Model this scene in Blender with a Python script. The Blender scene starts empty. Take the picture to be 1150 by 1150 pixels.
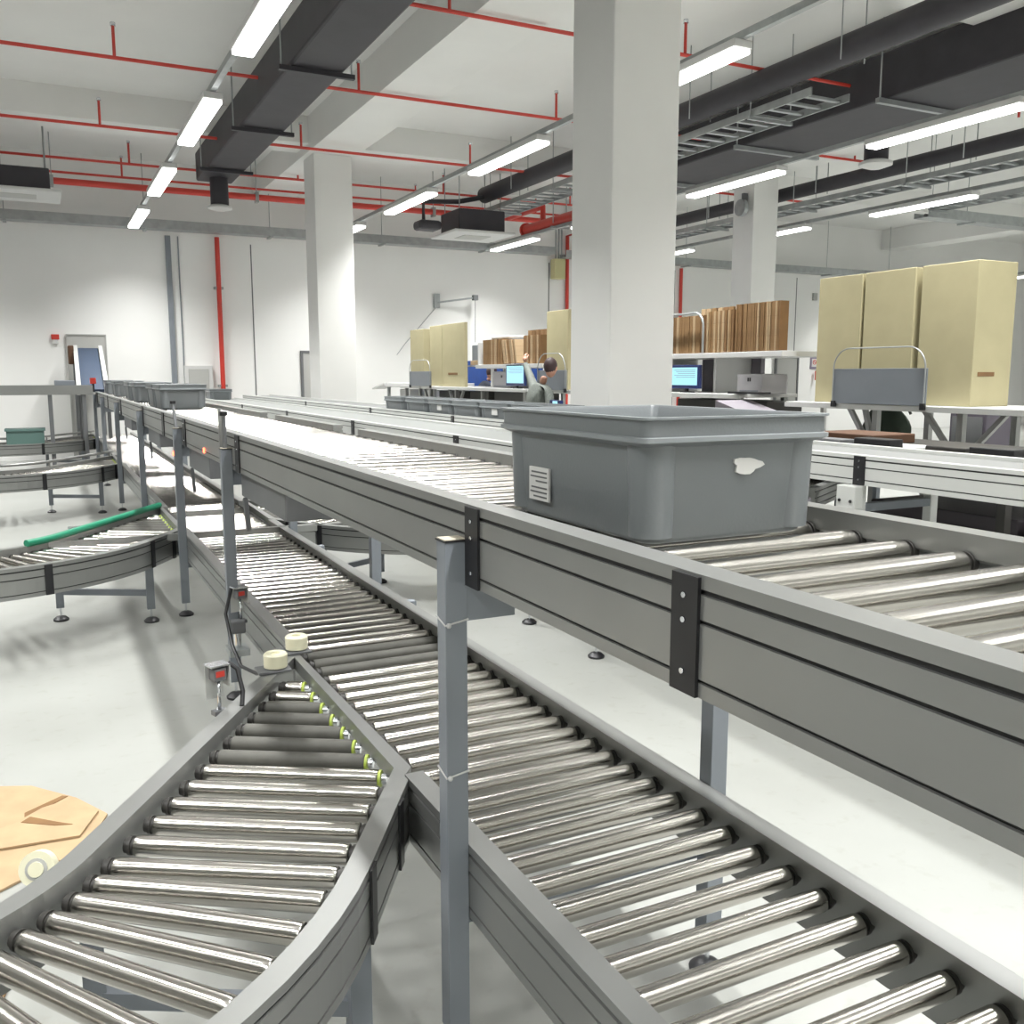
import bpy, bmesh, math, random
from mathutils import Vector, Matrix
random.seed(7)
SC = bpy.context.scene
COL = SC.collection
PI = math.pi
R = math.radians

# ------------------------------------------------------------------ materials
AR = .25
MATS = {}
def mat(name, col, rough=.5, metal=0., noise=0., nscale=6., bump=0., bscale=60., emit=None, estr=0., spec=.5, stretch=None, coat=0.):
    if name in MATS: return MATS[name]
    m = bpy.data.materials.new(name); m.use_nodes = True
    nt = m.node_tree; b = nt.nodes['Principled BSDF']
    b.inputs['Base Color'].default_value = (*col, 1)
    b.inputs['Roughness'].default_value = rough
    b.inputs['Metallic'].default_value = metal
    b.inputs['Specular IOR Level'].default_value = spec
    if coat: b.inputs['Coat Weight'].default_value = coat; b.inputs['Coat Roughness'].default_value = .12
    if emit:
        b.inputs['Emission Color'].default_value = (*emit, 1); b.inputs['Emission Strength'].default_value = estr
    if noise or bump:
        tc = nt.nodes.new('ShaderNodeTexCoord'); mp = nt.nodes.new('ShaderNodeMapping')
        nt.links.new(tc.outputs['Object'], mp.inputs['Vector'])
        if stretch: mp.inputs['Scale'].default_value = stretch
    if noise:
        n = nt.nodes.new('ShaderNodeTexNoise'); n.inputs['Scale'].default_value = nscale; n.inputs['Detail'].default_value = 5
        nt.links.new(mp.outputs[0], n.inputs['Vector'])
        r = nt.nodes.new('ShaderNodeValToRGB')
        r.color_ramp.elements[0].position = .3; r.color_ramp.elements[1].position = .7
        r.color_ramp.elements[0].color = (*[c * (1 - noise) for c in col], 1)
        r.color_ramp.elements[1].color = (*[min(1, c * (1 + noise)) for c in col], 1)
        nt.links.new(n.outputs['Fac'], r.inputs['Fac']); nt.links.new(r.outputs['Color'], b.inputs['Base Color'])
    if bump:
        n2 = nt.nodes.new('ShaderNodeTexNoise'); n2.inputs['Scale'].default_value = bscale; n2.inputs['Detail'].default_value = 3
        nt.links.new(mp.outputs[0], n2.inputs['Vector'])
        bp = nt.nodes.new('ShaderNodeBump'); bp.inputs['Strength'].default_value = bump; bp.inputs['Distance'].default_value = .01
        nt.links.new(n2.outputs['Fac'], bp.inputs['Height']); nt.links.new(bp.outputs[0], b.inputs['Normal'])
    MATS[name] = m
    return m
ALU = mat('anodised aluminium', (.30, .305, .295), .36, .65, .04, 3)
ALU_L = mat('light anodised aluminium', (.58, .59, .57), .42, .25, .03, 3)
STEEL = mat('brushed roller steel', (.51, .49, .455), .15, 1.)
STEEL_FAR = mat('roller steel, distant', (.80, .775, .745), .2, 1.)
_b = STEEL.node_tree.nodes['Principled BSDF']; _b.inputs['Roughness'].default_value = .19
_b.inputs['Anisotropic'].default_value = .9; _b.inputs['Anisotropic Rotation'].default_value = AR
_t = STEEL.node_tree.nodes.new('ShaderNodeTangent'); _t.direction_type = 'RADIAL'; _t.axis = 'X'
STEEL.node_tree.links.new(_t.outputs[0], _b.inputs['Tangent'])
GROOVE = mat('painted groove shade', (.03, .03, .03), .6)  # shade inside the beam grooves, painted as a dark colour
RUBBER = mat('dark rubber sleeve', (.085, .083, .072), .62, 0, .15, 20)
BLACK = mat('black plastic', (.012, .012, .014), .42)
DARK = mat('dark bearing housing', (.035, .033, .03), .5)
PAINT = mat('blue grey paint', (.20, .22, .245), .42, 0, .05, 4)
PAINT_D = mat('dark grey sheet metal', (.135, .14, .145), .5, 0, .05, 4)
CREAM = mat('cream nylon', (.72, .70, .52), .4)
GREEN = mat('green guide plastic', (.012, .22, .12), .4)
LIME = mat('lime bearing cap', (.40, .50, .08), .4)
CHROME = mat('bright zinc', (.75, .77, .8), .22, 1.)
TOTE = mat('grey tote plastic', (.165, .180, .188), .40, 0, .04, 3, bump=.05, bscale=150)
TOTE_L = mat('lighter tote rim plastic', (.24, .26, .27), .36, 0, .06, 8)  # lighter grey for the rim and ledge faces
PAPER = mat('label paper', (.62, .62, .60), .7)
CARD = mat('kraft cardboard', (.22, .125, .05), .8, 0, .12, 9)
CARD2 = mat('darker kraft cardboard', (.18, .095, .035), .8, 0, .12, 9)
CARD3 = mat('pale kraft cardboard', (.38, .27, .155), .8, 0, .10, 9)
BEIGE = mat('beige board', (.40, .36, .215), .7, 0, .04, 5)
WHITE = mat('white laminate', (.58, .58, .57), .4)
WALL = mat('painted wall', (.82, .82, .80), .8, 0, .02, .8)
CEIL = mat('painted ceiling', (.76, .76, .74), .85, 0, .03, .8)
COLUMN = mat('painted column', (.72, .72, .70), .7, 0, .02, 1.5)
RED = mat('red pipe paint', (.55, .045, .03), .4)
BLACKDUCT = mat('black duct', (.028, .026, .032), .55, 0, .15, 4)
GALV = mat('galvanised steel', (.36, .38, .38), .42, .6, .12, 7)
SCREEN = mat('lit screen', (.02, .05, .08), .3, emit=(.42, .80, .95), estr=1.0)
REDGLINT = mat('red laser glint', (.6, .03, .01), .3, emit=(1., .12, .05), estr=6.)  # emissive colour for spots of laser light
TUBE = mat('lit diffuser', (.9, .9, .9), .5, emit=(1., 1., .98), estr=6.)
SKIN = mat('skin', (.42, .22, .15), .55)
HAIR = mat('dark hair', (.03, .012, .012), .6)
SHIRT = mat('grey green shirt', (.13, .145, .13), .8, 0, .25, 30, stretch=(3, 3, .4))
DARKCL = mat('dark cloth', (.015, .02, .035), .8, 0, .3, 10)
BLUE = mat('blue fabric', (.010, .06, .28), .7, 0, .1, 6)
BELT = mat('navy conveyor belt', (.035, .055, .095), .6)
WOODDK = mat('brown carton', (.09, .042, .02), .75, 0, .1, 8)
DOORG = mat('grey door paint', (.42, .42, .40), .5)
YEL = mat('yellowish enclosure', (.50, .47, .25), .5)

def floor_mat():
    m = bpy.data.materials.new('grey epoxy floor'); m.use_nodes = True; nt = m.node_tree; b = nt.nodes['Principled BSDF']
    tc = nt.nodes.new('ShaderNodeTexCoord')
    n1 = nt.nodes.new('ShaderNodeTexNoise'); n1.inputs['Scale'].default_value = .9; n1.inputs['Detail'].default_value = 6
    n2 = nt.nodes.new('ShaderNodeTexNoise'); n2.inputs['Scale'].default_value = 14; n2.inputs['Detail'].default_value = 8
    for n in (n1, n2): nt.links.new(tc.outputs['Object'], n.inputs['Vector'])
    r = nt.nodes.new('ShaderNodeValToRGB'); r.color_ramp.elements[0].position = .3; r.color_ramp.elements[1].position = .75
    r.color_ramp.elements[0].color = (.29, .295, .275, 1); r.color_ramp.elements[1].color = (.37, .38, .36, 1)
    nt.links.new(n1.outputs['Fac'], r.inputs['Fac'])
    r2 = nt.nodes.new('ShaderNodeValToRGB'); r2.color_ramp.elements[0].position = .25; r2.color_ramp.elements[1].position = .42
    r2.color_ramp.elements[0].color = (.80, .78, .72, 1); r2.color_ramp.elements[1].color = (1, 1, 1, 1)
    nt.links.new(n2.outputs['Fac'], r2.inputs['Fac'])
    mx = nt.nodes.new('ShaderNodeMix'); mx.data_type = 'RGBA'; mx.blend_type = 'MULTIPLY'; mx.inputs[0].default_value = .5
    nt.links.new(r.outputs[0], mx.inputs[6]); nt.links.new(r2.outputs[0], mx.inputs[7]); nt.links.new(mx.outputs[2], b.inputs['Base Color'])
    b.inputs['Roughness'].default_value = .30
    bp = nt.nodes.new('ShaderNodeBump'); bp.inputs['Strength'].default_value = .06; bp.inputs['Distance'].default_value = .02
    nt.links.new(n1.outputs['Fac'], bp.inputs['Height']); nt.links.new(bp.outputs[0], b.inputs['Normal'])
    return m
FLOOR = floor_mat()

# ------------------------------------------------------------------ mesh builder
class MB:
    def __init__(s): s.v = []; s.f = []; s.mi = []; s.mats = []; s.sm = []
    def _m(s, m):
        if m not in s.mats: s.mats.append(m)
        return s.mats.index(m)
    def add(s, vs, fs, m, smooth=False):
        o = len(s.v); s.v += [Vector(v) for v in vs]; k = s._m(m)
        for f in fs: s.f.append([i + o for i in f]); s.mi.append(k); s.sm.append(smooth)
        return s
    def box(s, x0, x1, y0, y1, z0, z1, m):
        vs = [(x, y, z) for z in (z0, z1) for y in (y0, y1) for x in (x0, x1)]
        return s.add(vs, [(0, 2, 3, 1), (4, 5, 7, 6), (0, 1, 5, 4), (2, 6, 7, 3), (0, 4, 6, 2), (1, 3, 7, 5)], m)
    def bbox(s, x0, x1, y0, y1, z0, z1, m, b=.004):
        bm = bmesh.new(); bmesh.ops.create_cube(bm, size=1)
        for v in bm.verts:
            v.co = Vector(((x0 + x1) / 2 + v.co.x * (x1 - x0), (y0 + y1) / 2 + v.co.y * (y1 - y0), (z0 + z1) / 2 + v.co.z * (z1 - z0)))
        bmesh.ops.bevel(bm, geom=bm.edges[:], offset=b, segments=2, affect='EDGES', profile=.5)
        return s.bm(bm, m)
    def bm(s, bm, m, smooth=False):
        bm.verts.ensure_lookup_table(); bm.verts.index_update()
        s.add([v.co.copy() for v in bm.verts], [[v.index for v in f.verts] for f in bm.faces], m, smooth); bm.free(); return s
    def cyl(s, p0, p1, r0, m, r1=None, n=14, caps=True):
        p0 = Vector(p0); p1 = Vector(p1); r1 = r0 if r1 is None else r1
        d = (p1 - p0).normalized(); a = d.orthogonal().normalized(); b = d.cross(a)
        vs = []; fs = []
        for p, r in ((p0, r0), (p1, r1)):
            for i in range(n):
                t = 2 * PI * i / n; vs.append(p + (a * math.cos(t) + b * math.sin(t)) * r)
        s.add(vs, [(i, (i + 1) % n, n + (i + 1) % n, n + i) for i in range(n)], m, True)
        if caps:
            s.add(vs[:n], [list(range(n))[::-1]], m); s.add(vs[n:], [list(range(n))], m)
        return s
    def tube(s, pts, r, m, n=8):
        pts = [Vector(p) for p in pts]; rings = []; vs = []; fs = []
        up = None
        for i, p in enumerate(pts):
            d = (pts[min(i + 1, len(pts) - 1)] - pts[max(i - 1, 0)]).normalized()
            a = d.orthogonal().normalized() if up is None else (up - d * up.dot(d)).normalized()
            up = a; b = d.cross(a)
            for k in range(n):
                t = 2 * PI * k / n; vs.append(p + (a * math.cos(t) + b * math.sin(t)) * r)
        for i in range(len(pts) - 1):
            for k in range(n): fs.append((i * n + k, i * n + (k + 1) % n, (i + 1) * n + (k + 1) % n, (i + 1) * n + k))
        fs.append(tuple(range(n))[::-1]); fs.append(tuple((len(pts) - 1) * n + k for k in range(n)))
        return s.add(vs, fs, m, True)
    def lathe(s, c, prof, m, n=20):
        vs = []; fs = []
        for r, z in prof:
            for k in range(n):
                t = 2 * PI * k / n; vs.append((c[0] + r * math.cos(t), c[1] + r * math.sin(t), c[2] + z))
        for i in range(len(prof) - 1):
            for k in range(n): fs.append((i * n + k, i * n + (k + 1) % n, (i + 1) * n + (k + 1) % n, (i + 1) * n + k))
        fs.append(tuple(range(n))[::-1]); fs.append(tuple((len(prof) - 1) * n + k for k in range(n)))
        return s.add(vs, fs, m, True)
    def prism(s, poly, z0, z1, m):
        n = len(poly); vs = [(x, y, z0) for x, y in poly] + [(x, y, z1) for x, y in poly]
        fs = [list(range(n))[::-1], list(range(n, 2 * n))] + [(i, (i + 1) % n, n + (i + 1) % n, n + i) for i in range(n)]
        return s.add(vs, fs, m)
    def obar(s, p0, p1, w, h, m):
        p0 = Vector(p0); p1 = Vector(p1); d = (p1 - p0).normalized()
        a = Vector((0, 0, 1)).cross(d)
        a = a.normalized() if a.length > 1e-4 else Vector((1, 0, 0)); b = d.cross(a)
        vs = [p + a * (i * w / 2) + b * (j * h / 2) for p in (p0, p1) for i, j in ((-1, -1), (1, -1), (1, 1), (-1, 1))]
        return s.add(vs, [(3, 2, 1, 0), (4, 5, 6, 7), (0, 1, 5, 4), (1, 2, 6, 5), (2, 3, 7, 6), (3, 0, 4, 7)], m)
    def build(s, name, parent=None, loc=None):
        me = bpy.data.meshes.new(name)
        o = parent
        off = Vector((0, 0, 0))
        while o is not None: off += o.location; o = o.parent
        if loc is not None: off = Vector(loc)
        me.from_pydata([tuple(v - off) for v in s.v], [], s.f)
        for m in s.mats: me.materials.append(m)
        me.polygons.foreach_set('material_index', s.mi); me.polygons.foreach_set('use_smooth', s.sm)
        me.update()
        bm = bmesh.new(); bm.from_mesh(me); bmesh.ops.remove_doubles(bm, verts=bm.verts, dist=1e-5)
        bmesh.ops.recalc_face_normals(bm, faces=bm.faces)
        for e in bm.edges:
            if len(e.link_faces) == 2 and e.calc_face_angle(0) > R(40): e.smooth = False
        bm.to_mesh(me); bm.free()
        ob = bpy.data.objects.new(name, me); COL.objects.link(ob)
        if parent is not None: ob.parent = parent
        elif loc is not None: ob.location = loc
        return ob

def thing(name, label, cat, loc=(0, 0, 0), group=None):
    o = bpy.data.objects.new(name, None); COL.objects.link(o); o.location = loc; o.empty_display_size = .1
    o['label'] = label; o['category'] = cat
    if group: o['group'] = group
    return o
def tag(o, label, cat, group=None, kind=None):
    o['label'] = label; o['category'] = cat
    if group: o['group'] = group
    if kind: o['kind'] = kind
    return o
def struct(name, mb, loc=None):
    o = mb.build(name, None, loc); o['kind'] = 'structure'; return o
def copy_tree(o, parent=None, loc=None):
    c = o.copy(); COL.objects.link(c)
    if parent is not None: c.parent = parent
    if loc is not None: c.location = loc
    for ch in list(o.children): copy_tree(ch, c)
    return c

# ------------------------------------------------------------------ camera
CAMZ = 1.65
LE = 96.
cam = bpy.data.cameras.new('camera'); camo = bpy.data.objects.new('camera', cam); COL.objects.link(camo)
f_px = 1049.
cam.sensor_fit = 'HORIZONTAL'; cam.sensor_width = 36; cam.lens = 36 * f_px / 1150
pitch = math.atan(154 / f_px); yaw = math.atan(530 / math.hypot(f_px, 154))
camo.location = (0, 0, CAMZ)
camo.rotation_euler = (PI / 2 - pitch, 0, -yaw)
cam.clip_start = .02; cam.clip_end = 200
SC.camera = camo

# ------------------------------------------------------------------ room
YW = 20.5; XL = -9.; XR = 32.; YF = -5.; ZC = 5.85
struct('floor', MB().box(XL, XR, YF, YW, -.1, 0, FLOOR))
struct('ceiling', MB().box(XL, XR, YF, YW, ZC, ZC + .15, CEIL))
mb = MB().box(XL - .2, XR + .2, YW, YW + .2, 0, ZC, WALL)
struct('wall_back', mb)
struct('wall_left', MB().box(XL - .2, XL, YF, YW, 0, ZC, WALL))
struct('wall_right', MB().box(XR, XR + .2, YF, YW, 0, ZC, WALL))
struct('wall_front', MB().box(XL - .2, XR + .2, YF - .2, YF, 0, ZC, WALL))
# ceiling beams along the column lines
for i, (x0, x1) in enumerate(((4.20, 5.0), (11.7, 12.5), (-4.9, -4.1), (22.4, 23.2))):
    struct('trim_%d' % (i + 1), MB().box(x0, x1, YF, YW, 5.3, ZC, CEIL))
for i, (y0, y1) in enumerate(((15.9, 16.65), (6.7, 7.45), (-2.1, -1.4))):
    mb = MB()
    for a, b in ((XL, -4.9), (-4.1, 4.20), (5.0, 11.7), (12.5, 22.4), (23.2, XR)): mb.box(a, b, y0, y1, 5.42, ZC, CEIL)
    struct('trim_%d' % (i + 5), mb)
# wall panel seams
mb = MB()
for x in (4.12, 11.25, 15.0, 19.2): mb.box(x - .012, x + .012, YW - .006, YW, 0, 4.35, PAINT_D)
struct('trim_8', mb)
mb = MB().box(2.42, 2.52, YW - .09, YW - .002, 0, 4.42, PAINT).box(2.66, 2.68, YW - .04, YW - .002, 0, 4.42, PAINT)
tag(mb.build('cable_conduit', None, (2.5, YW, 0)), 'dark grey vertical cable duct on the back wall left of the red riser', 'conduit')
# columns
for (x, y, lab) in ((4.29, 15.95, 'white square column standing near the back wall, left of the middle'),
                    (4.29, 6.75, 'broad white square column in the middle behind the big grey tote'),
                    (11.82, 13.8, 'white square column on the right rising behind the brown carton bundles')):
    s_ = .572 if x > 10 else .655
    mb = MB(); mb.bbox(x, x + s_, y, y + s_, 0, 5.30 if y > 15 or y < 10 else 5.3, COLUMN, .012)
    o = mb.build('column', None, (x + s_ / 2, y + s_ / 2, 0)); tag(o, lab, 'column')
# doors on the back wall
def wall_door(n, x0, x1, h, m, frame=.05, PAINT_D=PAINT_D):
    t = MB().box(x0, x1, YW - .05, YW, 0, h, m).build('door_%d' % n); t['kind'] = 'structure'
    fr = MB().box(x0 - frame, x0, YW - .07, YW, 0, h + frame, PAINT_D).box(x1, x1 + frame, YW - .07, YW, 0, h + frame, PAINT_D).box(x0, x1, YW - .07, YW, h, h + frame, PAINT_D)
    fr.build('door_frame', t)
    MB().cyl((x0 + .1, YW - .05, 1.05), (x0 + .1, YW - .11, 1.05), .012, CHROME).obar((x0 + .1, YW - .11, 1.05), (x0 + .22, YW - .11, 1.05), .02, .02, CHROME).build('door_handle', t)
wall_door(1, .52, 1.20, 2.42, DOORG, .02, DOORG)
wall_door(2, 5.14, 5.9, 2.12, DOORG)
wall_door(3, 18.55, 19.3, 2.12, DOORG)
# small wall items
t = thing('fire_alarm_box', 'small red and white fire alarm box on the back wall, far left', 'alarm', (.33, YW, 2.33))
MB().bbox(.24, .38, YW - .06, YW, 2.33, 2.43, RED, .008).build('alarm_head', t); MB().bbox(.26, .36, YW - .05, YW, 2.24, 2.33, WHITE, .006).build('alarm_base', t)
t = thing('wall_cabinet', 'pale framed hose cabinet on the back wall behind the row of small totes', 'cabinet', (2.95, YW, 1.3))
MB().bbox(2.66, 3.22, YW - .12, YW, 1.1, 1.84, WHITE, .01).build('cabinet_body', t); MB().bbox(2.74, 3.14, YW - .14, YW - .115, 1.2, 1.77, DOORG, .004).build('cabinet_door', t)
t = thing('notice_sign', 'small no-entry notice on the back wall beside the right beige cartons', 'sign', (20.05, YW, 2.0))
MB().box(19.83, 20.13, YW - .02, YW, 1.82, 2.15, mat('violet grey', (.20, .17, .24), .5)).build('sign_board', t)
mb = MB().box(19.88, 20.08, YW - .026, YW - .021, 1.88, 2.11, WHITE); mb.build('sign_face', t)
mb = MB()
mb.tube([(19.98 + .06 * math.cos(a), YW - .03, 2.01 + .06 * math.sin(a)) for a in [2 * PI * k / 16 for k in range(17)]], .009, RED, 6)
mb.obar((19.94, YW - .03, 2.05), (20.02, YW - .03, 1.97), .008, .016, RED); mb.build('no_entry_ring', t)
tag(MB().cyl((20.0, YW - .09, 1.5), (20.0, YW - .09, 1.76), .04, RED).cyl((20.0, YW - .09, 1.76), (20.0, YW - .09, 1.80), .016, BLACK).build('fire_extinguisher', None, (20, YW, 1.5)), 'slim dark red extinguisher on the wall below the no-entry notice', 'extinguisher')
tag(MB().bbox(19.8, 19.95, YW - .06, YW, 3.75, 3.95, DOORG, .01).build('wall_sensor', None, (19.9, YW, 3.8)), 'small grey sensor box high on the back wall left of the right beige cartons', 'sensor')
tag(MB().bbox(1.35, 1.5, YW - .06, YW, 1.1, 1.28, YEL, .01).build('wall_switch', None, (1.4, YW, 1.2)), 'small yellow switch box low on the back wall by the incline conveyor', 'switch')
# wall bracket arm
t = thing('wall_bracket_arm', 'thin grey swing arm bracket on the back wall above the left beige cartons', 'bracket', (8.3, YW, 3.3))
MB().box(8.22, 8.36, YW - .06, YW, 3.18, 3.5, GALV).build('mounting_plate', t)
MB().obar((8.3, YW - .08, 3.3), (9.14, YW - .3, 3.42), .04, .04, GALV).bbox(9.08, 9.2, YW - .36, YW - .24, 3.36, 3.48, PAINT_D, .01).build('arm', t)
MB().tube([(9.14, YW - .3, 3.4), (9.14, YW - .3, 2.4)], .006, PAINT_D, 6).tube([(8.28, YW - .03, 3.2), (7.5, YW - .03, 2.35), (7.3, YW - .03, 2.1)], .008, GALV, 6).build('hanging_cable', t)

# ------------------------------------------------------------------ ceiling services
def cabletray(x0, x1, y, z, label, name='cable_tray'):
    t = thing(name, label, 'cable tray', ((x0 + x1) / 2, y, z))
    mb = MB().box(x0, x1, y - .15, y + .15, z, z + .012, GALV).box(x0, x1, y - .16, y - .15, z, z + .17, GALV).box(x0, x1, y + .15, y + .16, z, z + .10, GALV)
    mb.build('tray', t)
    mb = MB(); x = x0 + 1.2
    for k in range(3): mb.tube([(x0, y - .08 + .07 * k, z + .04), (x1, y - .08 + .07 * k, z + .04)], .025, GALV if k else PAINT_D, 6)
    mb.build('cables', t)
    k = 0
    while x < x1 and k < 14:
        MB().cyl((x, y, z + .1), (x, y, ZC), .008, GALV, n=6).box(x - .03, x + .03, y - .18, y + .18, z - .03, z, GALV).build('hanger', t)
        x += 2.4; k += 1
cabletray(XL + .2, 11.0, 19.9, 4.45, 'long grey cable tray running along the top of the back wall, left and middle')
cabletray(11.3, 24.0, 19.9, 4.40, 'grey cable tray along the top of the back wall behind the right column')
cabletray(14.4, 20.0, 12.3, 4.45, 'short grey cable tray at the upper right crossing under the ceiling')
def ladder(x, y0, y1, z, w, label):
    t = thing('cable_ladder', label, 'cable tray', (x, (y0 + y1) / 2, z))
    MB().box(x - w / 2, x - w / 2 + .02, y0, y1, z, z + .09, GALV).box(x + w / 2 - .02, x + w / 2, y0, y1, z, z + .09, GALV).build('side_rails', t)
    y = y0 + .15; rg = MB().box(x - w / 2 + .02, x + w / 2 - .02, y - .03, y + .03, z + .02, z + .05, GALV).build('rung', t); k = 1
    while y + .3 * k < y1:
        q = rg.copy(); COL.objects.link(q); q.location = (0, .3 * k, 0); k += 1
    y = y0 + 1
    while y < y1:
        MB().cyl((x - w / 2 - .02, y, z), (x - w / 2 - .02, y, ZC), .008, GALV, n=6).cyl((x + w / 2 + .02, y, z), (x + w / 2 + .02, y, ZC), .008, GALV, n=6).box(x - w / 2 - .05, x + w / 2 + .05, y - .02, y + .02, z - .04, z, GALV).build('hanger', t); y += 2.5
ladder(12.75, 0, 19.3, 4.66, .5, 'long grey cable ladder on the right, below the round black duct')
ladder(8.35, 8.5, 19.0, 4.80, .6, 'grey cable ladder left of the middle column beside the thin black duct')
ladder(13.9 + .6, 1, 12.1, 4.55, .35, 'narrow cable ladder above the rightmost light row')
def pipe(pts, r, m, name, label, cat, n=10):
    return tag(MB().tube(pts, r, m, n).build(name, None, pts[0]), label, cat)
t = thing('sprinkler_main', 'thick red sprinkler main running across the hall just in front of the back wall', 'pipe', (3, 18.9, 5.05))
MB().tube([(XL, 18.9, 5.03), (12.2, 18.9, 5.03)], .06, RED, 10).build('pipe', t)
for x in (-3, .4, 3.95, 7.6, 11.5): MB().cyl((x, 18.9, 5.03), (x, 18.9, ZC), .008, GALV, n=6).box(x - .03, x + .03, 18.82, 18.98, 4.93, 5.12, GALV).build('pipe_hanger', t)
for (y, z, lab) in ((17.85, 5.22, 'second'), (19.4, 5.28, 'rearmost'), (15.2, 5.18, 'third'), (12.2, 5.25, 'fourth'), (9.2, 5.25, 'fifth'), (5.8, 5.25, 'sixth')):
    t = thing('sprinkler_branch', 'thin red sprinkler branch pipe under the ceiling, %s counted from the back wall' % lab, 'pipe', (3, y, z), None)
    xe = {17.85: 12.2, 19.4: 12.2, 15.2: 14.5, 12.2: 13.6}.get(y, 12.2)
    MB().tube([(XL + .3, y, z), (xe, y, z)], .022, RED, 8).build('pipe', t)
    for k in range(7 if y < 16 else 6):
        x = -5 + 2.9 * k + (.8 if y > 17 else .2)
        MB().cyl((x, y, z), (x, y, z + .34), .018, RED, n=8).cyl((x, y, z + .34), (x, y, z + .38), .03, CHROME, n=8).build('sprinkler_drop', t)
t = thing('sprinkler_riser', 'red riser pipe down the back wall just right of the framed cabinet', 'pipe', (3.42, 20.42, 0))
MB().tube([(3.42, 20.38, 0), (3.42, 20.38, 4.44)], .05, RED, 10).build('pipe', t)
for z in (1.4, 3.4): MB().box(3.33, 3.51, 20.36, 20.5, z, z + .05, GALV).build('pipe_clamp', t)
pipe([(11.72, 20.42, 0), (11.72, 20.42, 5.0), (11.72, 18.95, 5.03)], .045, RED, 'sprinkler_riser', 'red riser pipe on the back wall just left of the middle column', 'pipe')
pipe([(15.15, 20.42, 0), (15.15, 20.42, 4.40)], .045, RED, 'sprinkler_riser', 'red riser pipe on the back wall just right of the middle column', 'pipe')
t = thing('fire_main', 'thick red fire main with a flanged end hanging left of the middle column', 'pipe', (9.3, 17, 4.6))
MB().tube([(9.35, 18.0, 4.66), (9.35, 13.3, 4.66)], .11, RED, 14).cyl((9.35, 18.06, 4.66), (9.35, 18.0, 4.66), .15, RED, n=16).build('pipe', t)
MB().tube([(9.35, 17.3, 4.7), (9.35, 17.3, 5.03), (9.35, 18.9, 5.03)], .06, RED, 10).build('pipe_elbow', t)
for y in (16.6, 14.2): MB().cyl((9.2, y, 4.6), (9.2, y, ZC), .01, GALV, n=6).cyl((9.5, y, 4.6), (9.5, y, ZC), .01, GALV, n=6).box(9.15, 9.55, y - .03, y + .03, 4.5, 4.54, GALV).build('pipe_hanger', t)
# ducts
t = thing('air_duct', 'square black air duct at upper left with a round outlet hanging below its end', 'duct', (2.93, 16, 5))
MB().bbox(2.62, 3.22, 2, 17.4, 4.95, 5.42, BLACKDUCT, .03).build('duct_body', t)
MB().cyl((2.93, 17.0, 4.95), (2.93, 17.0, 4.50), .15, BLACKDUCT, n=20).build('duct_drop', t)
MB().lathe((2.93, 17.0, 4.42), [(.10, 0), (.20, .03), (.20, .06), (.15, .09)], WHITE).build('diffuser_plate', t)
for y in (16.2, 13.4, 10.6, 7.8, 5): MB().box(2.5, 3.34, y - .03, y + .03, 4.89, 4.94, BLACKDUCT).cyl((2.53, y, 4.9), (2.53, y, ZC), .01, GALV, n=6).cyl((3.31, y, 4.9), (3.31, y, ZC), .01, GALV, n=6).build('duct_hanger', t)
t = thing('air_duct', 'thin round black duct left of the middle column leading to the ceiling air unit', 'duct', (7.95, 14, 5))
MB().cyl((7.95, 17.1, 5.1), (7.95, 3, 5.1), .15, BLACKDUCT, n=18).build('duct_body', t)
for y in (15.6, 13, 10.4, 7.8): MB().cyl((7.78, y, 4.95), (7.78, y, ZC), .008, GALV, n=6).cyl((8.12, y, 4.95), (8.12, y, ZC), .008, GALV, n=6).build('duct_hanger', t)
t = thing('air_duct', 'broad flat black duct right of the middle column above the third light row', 'duct', (9.9, 10, 5))
MB().bbox(9.35, 10.65, 1, 15.2, 4.95, 5.5, BLACKDUCT, .03).build('duct_body', t)
for y in (13.8, 11.2, 8.6, 6): MB().box(9.2, 10.8, y - .03, y + .03, 4.88, 4.94, GALV).cyl((9.24, y, 4.9), (9.24, y, ZC), .012, GALV, n=6).cyl((10.76, y, 4.9), (10.76, y, ZC), .012, GALV, n=6).build('duct_hanger', t)
t = thing('air_duct', 'long round black duct at the upper right above the cable ladder', 'duct', (12.4, 10, 5))
MB().cyl((12.66, 18.4, 4.98), (12.66, 0, 4.98), .12, BLACKDUCT, n=20).build('duct_body', t)
for y in (16, 13, 10, 7, 4): MB().cyl((12.52, y, 4.85), (12.52, y, ZC), .01, GALV, n=6).cyl((12.80, y, 4.85), (12.80, y, ZC), .01, GALV, n=6).build('duct_hanger', t)
t = thing('ceiling_diffuser', 'round white ceiling outlet on a short black duct at the upper right', 'vent', (11.9, 10.9, 4.85))
MB().cyl((11.75, 10.95, 5.84), (11.75, 10.95, 4.92), .18, BLACKDUCT, n=20).build('duct_drop', t)
MB().lathe((11.75, 10.95, 4.80), [(.10, .0), (.25, .05), (.25, .09), (.18, .12)], WHITE).build('diffuser_plate', t)
def acunit(x0, x1, y0, y1, z0, z1, label):
    t = thing('ceiling_air_unit', label, 'air unit', ((x0 + x1) / 2, (y0 + y1) / 2, z0))
    MB().bbox(x0, x1, y0, y1, z0 + .05, z1, BLACKDUCT, .02).build('casing', t)
    MB().bbox(x0 - .15, x1 + .15, y0 - .15, y1 + .15, z0, z0 + .05, WHITE, .015).box(x0 + .2, x1 - .2, y0 + .2, y1 - .2, z0 - .008, z0, DOORG).build('grille_plate', t)
    for x in (x0 + .05, x1 - .05): MB().cyl((x, y0 + .1, z1), (x, y0 + .1, ZC), .01, GALV, n=6).cyl((x, y1 - .1, z1), (x, y1 - .1, ZC), .01, GALV, n=6).build('hanger_rod', t)
    return t
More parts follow.
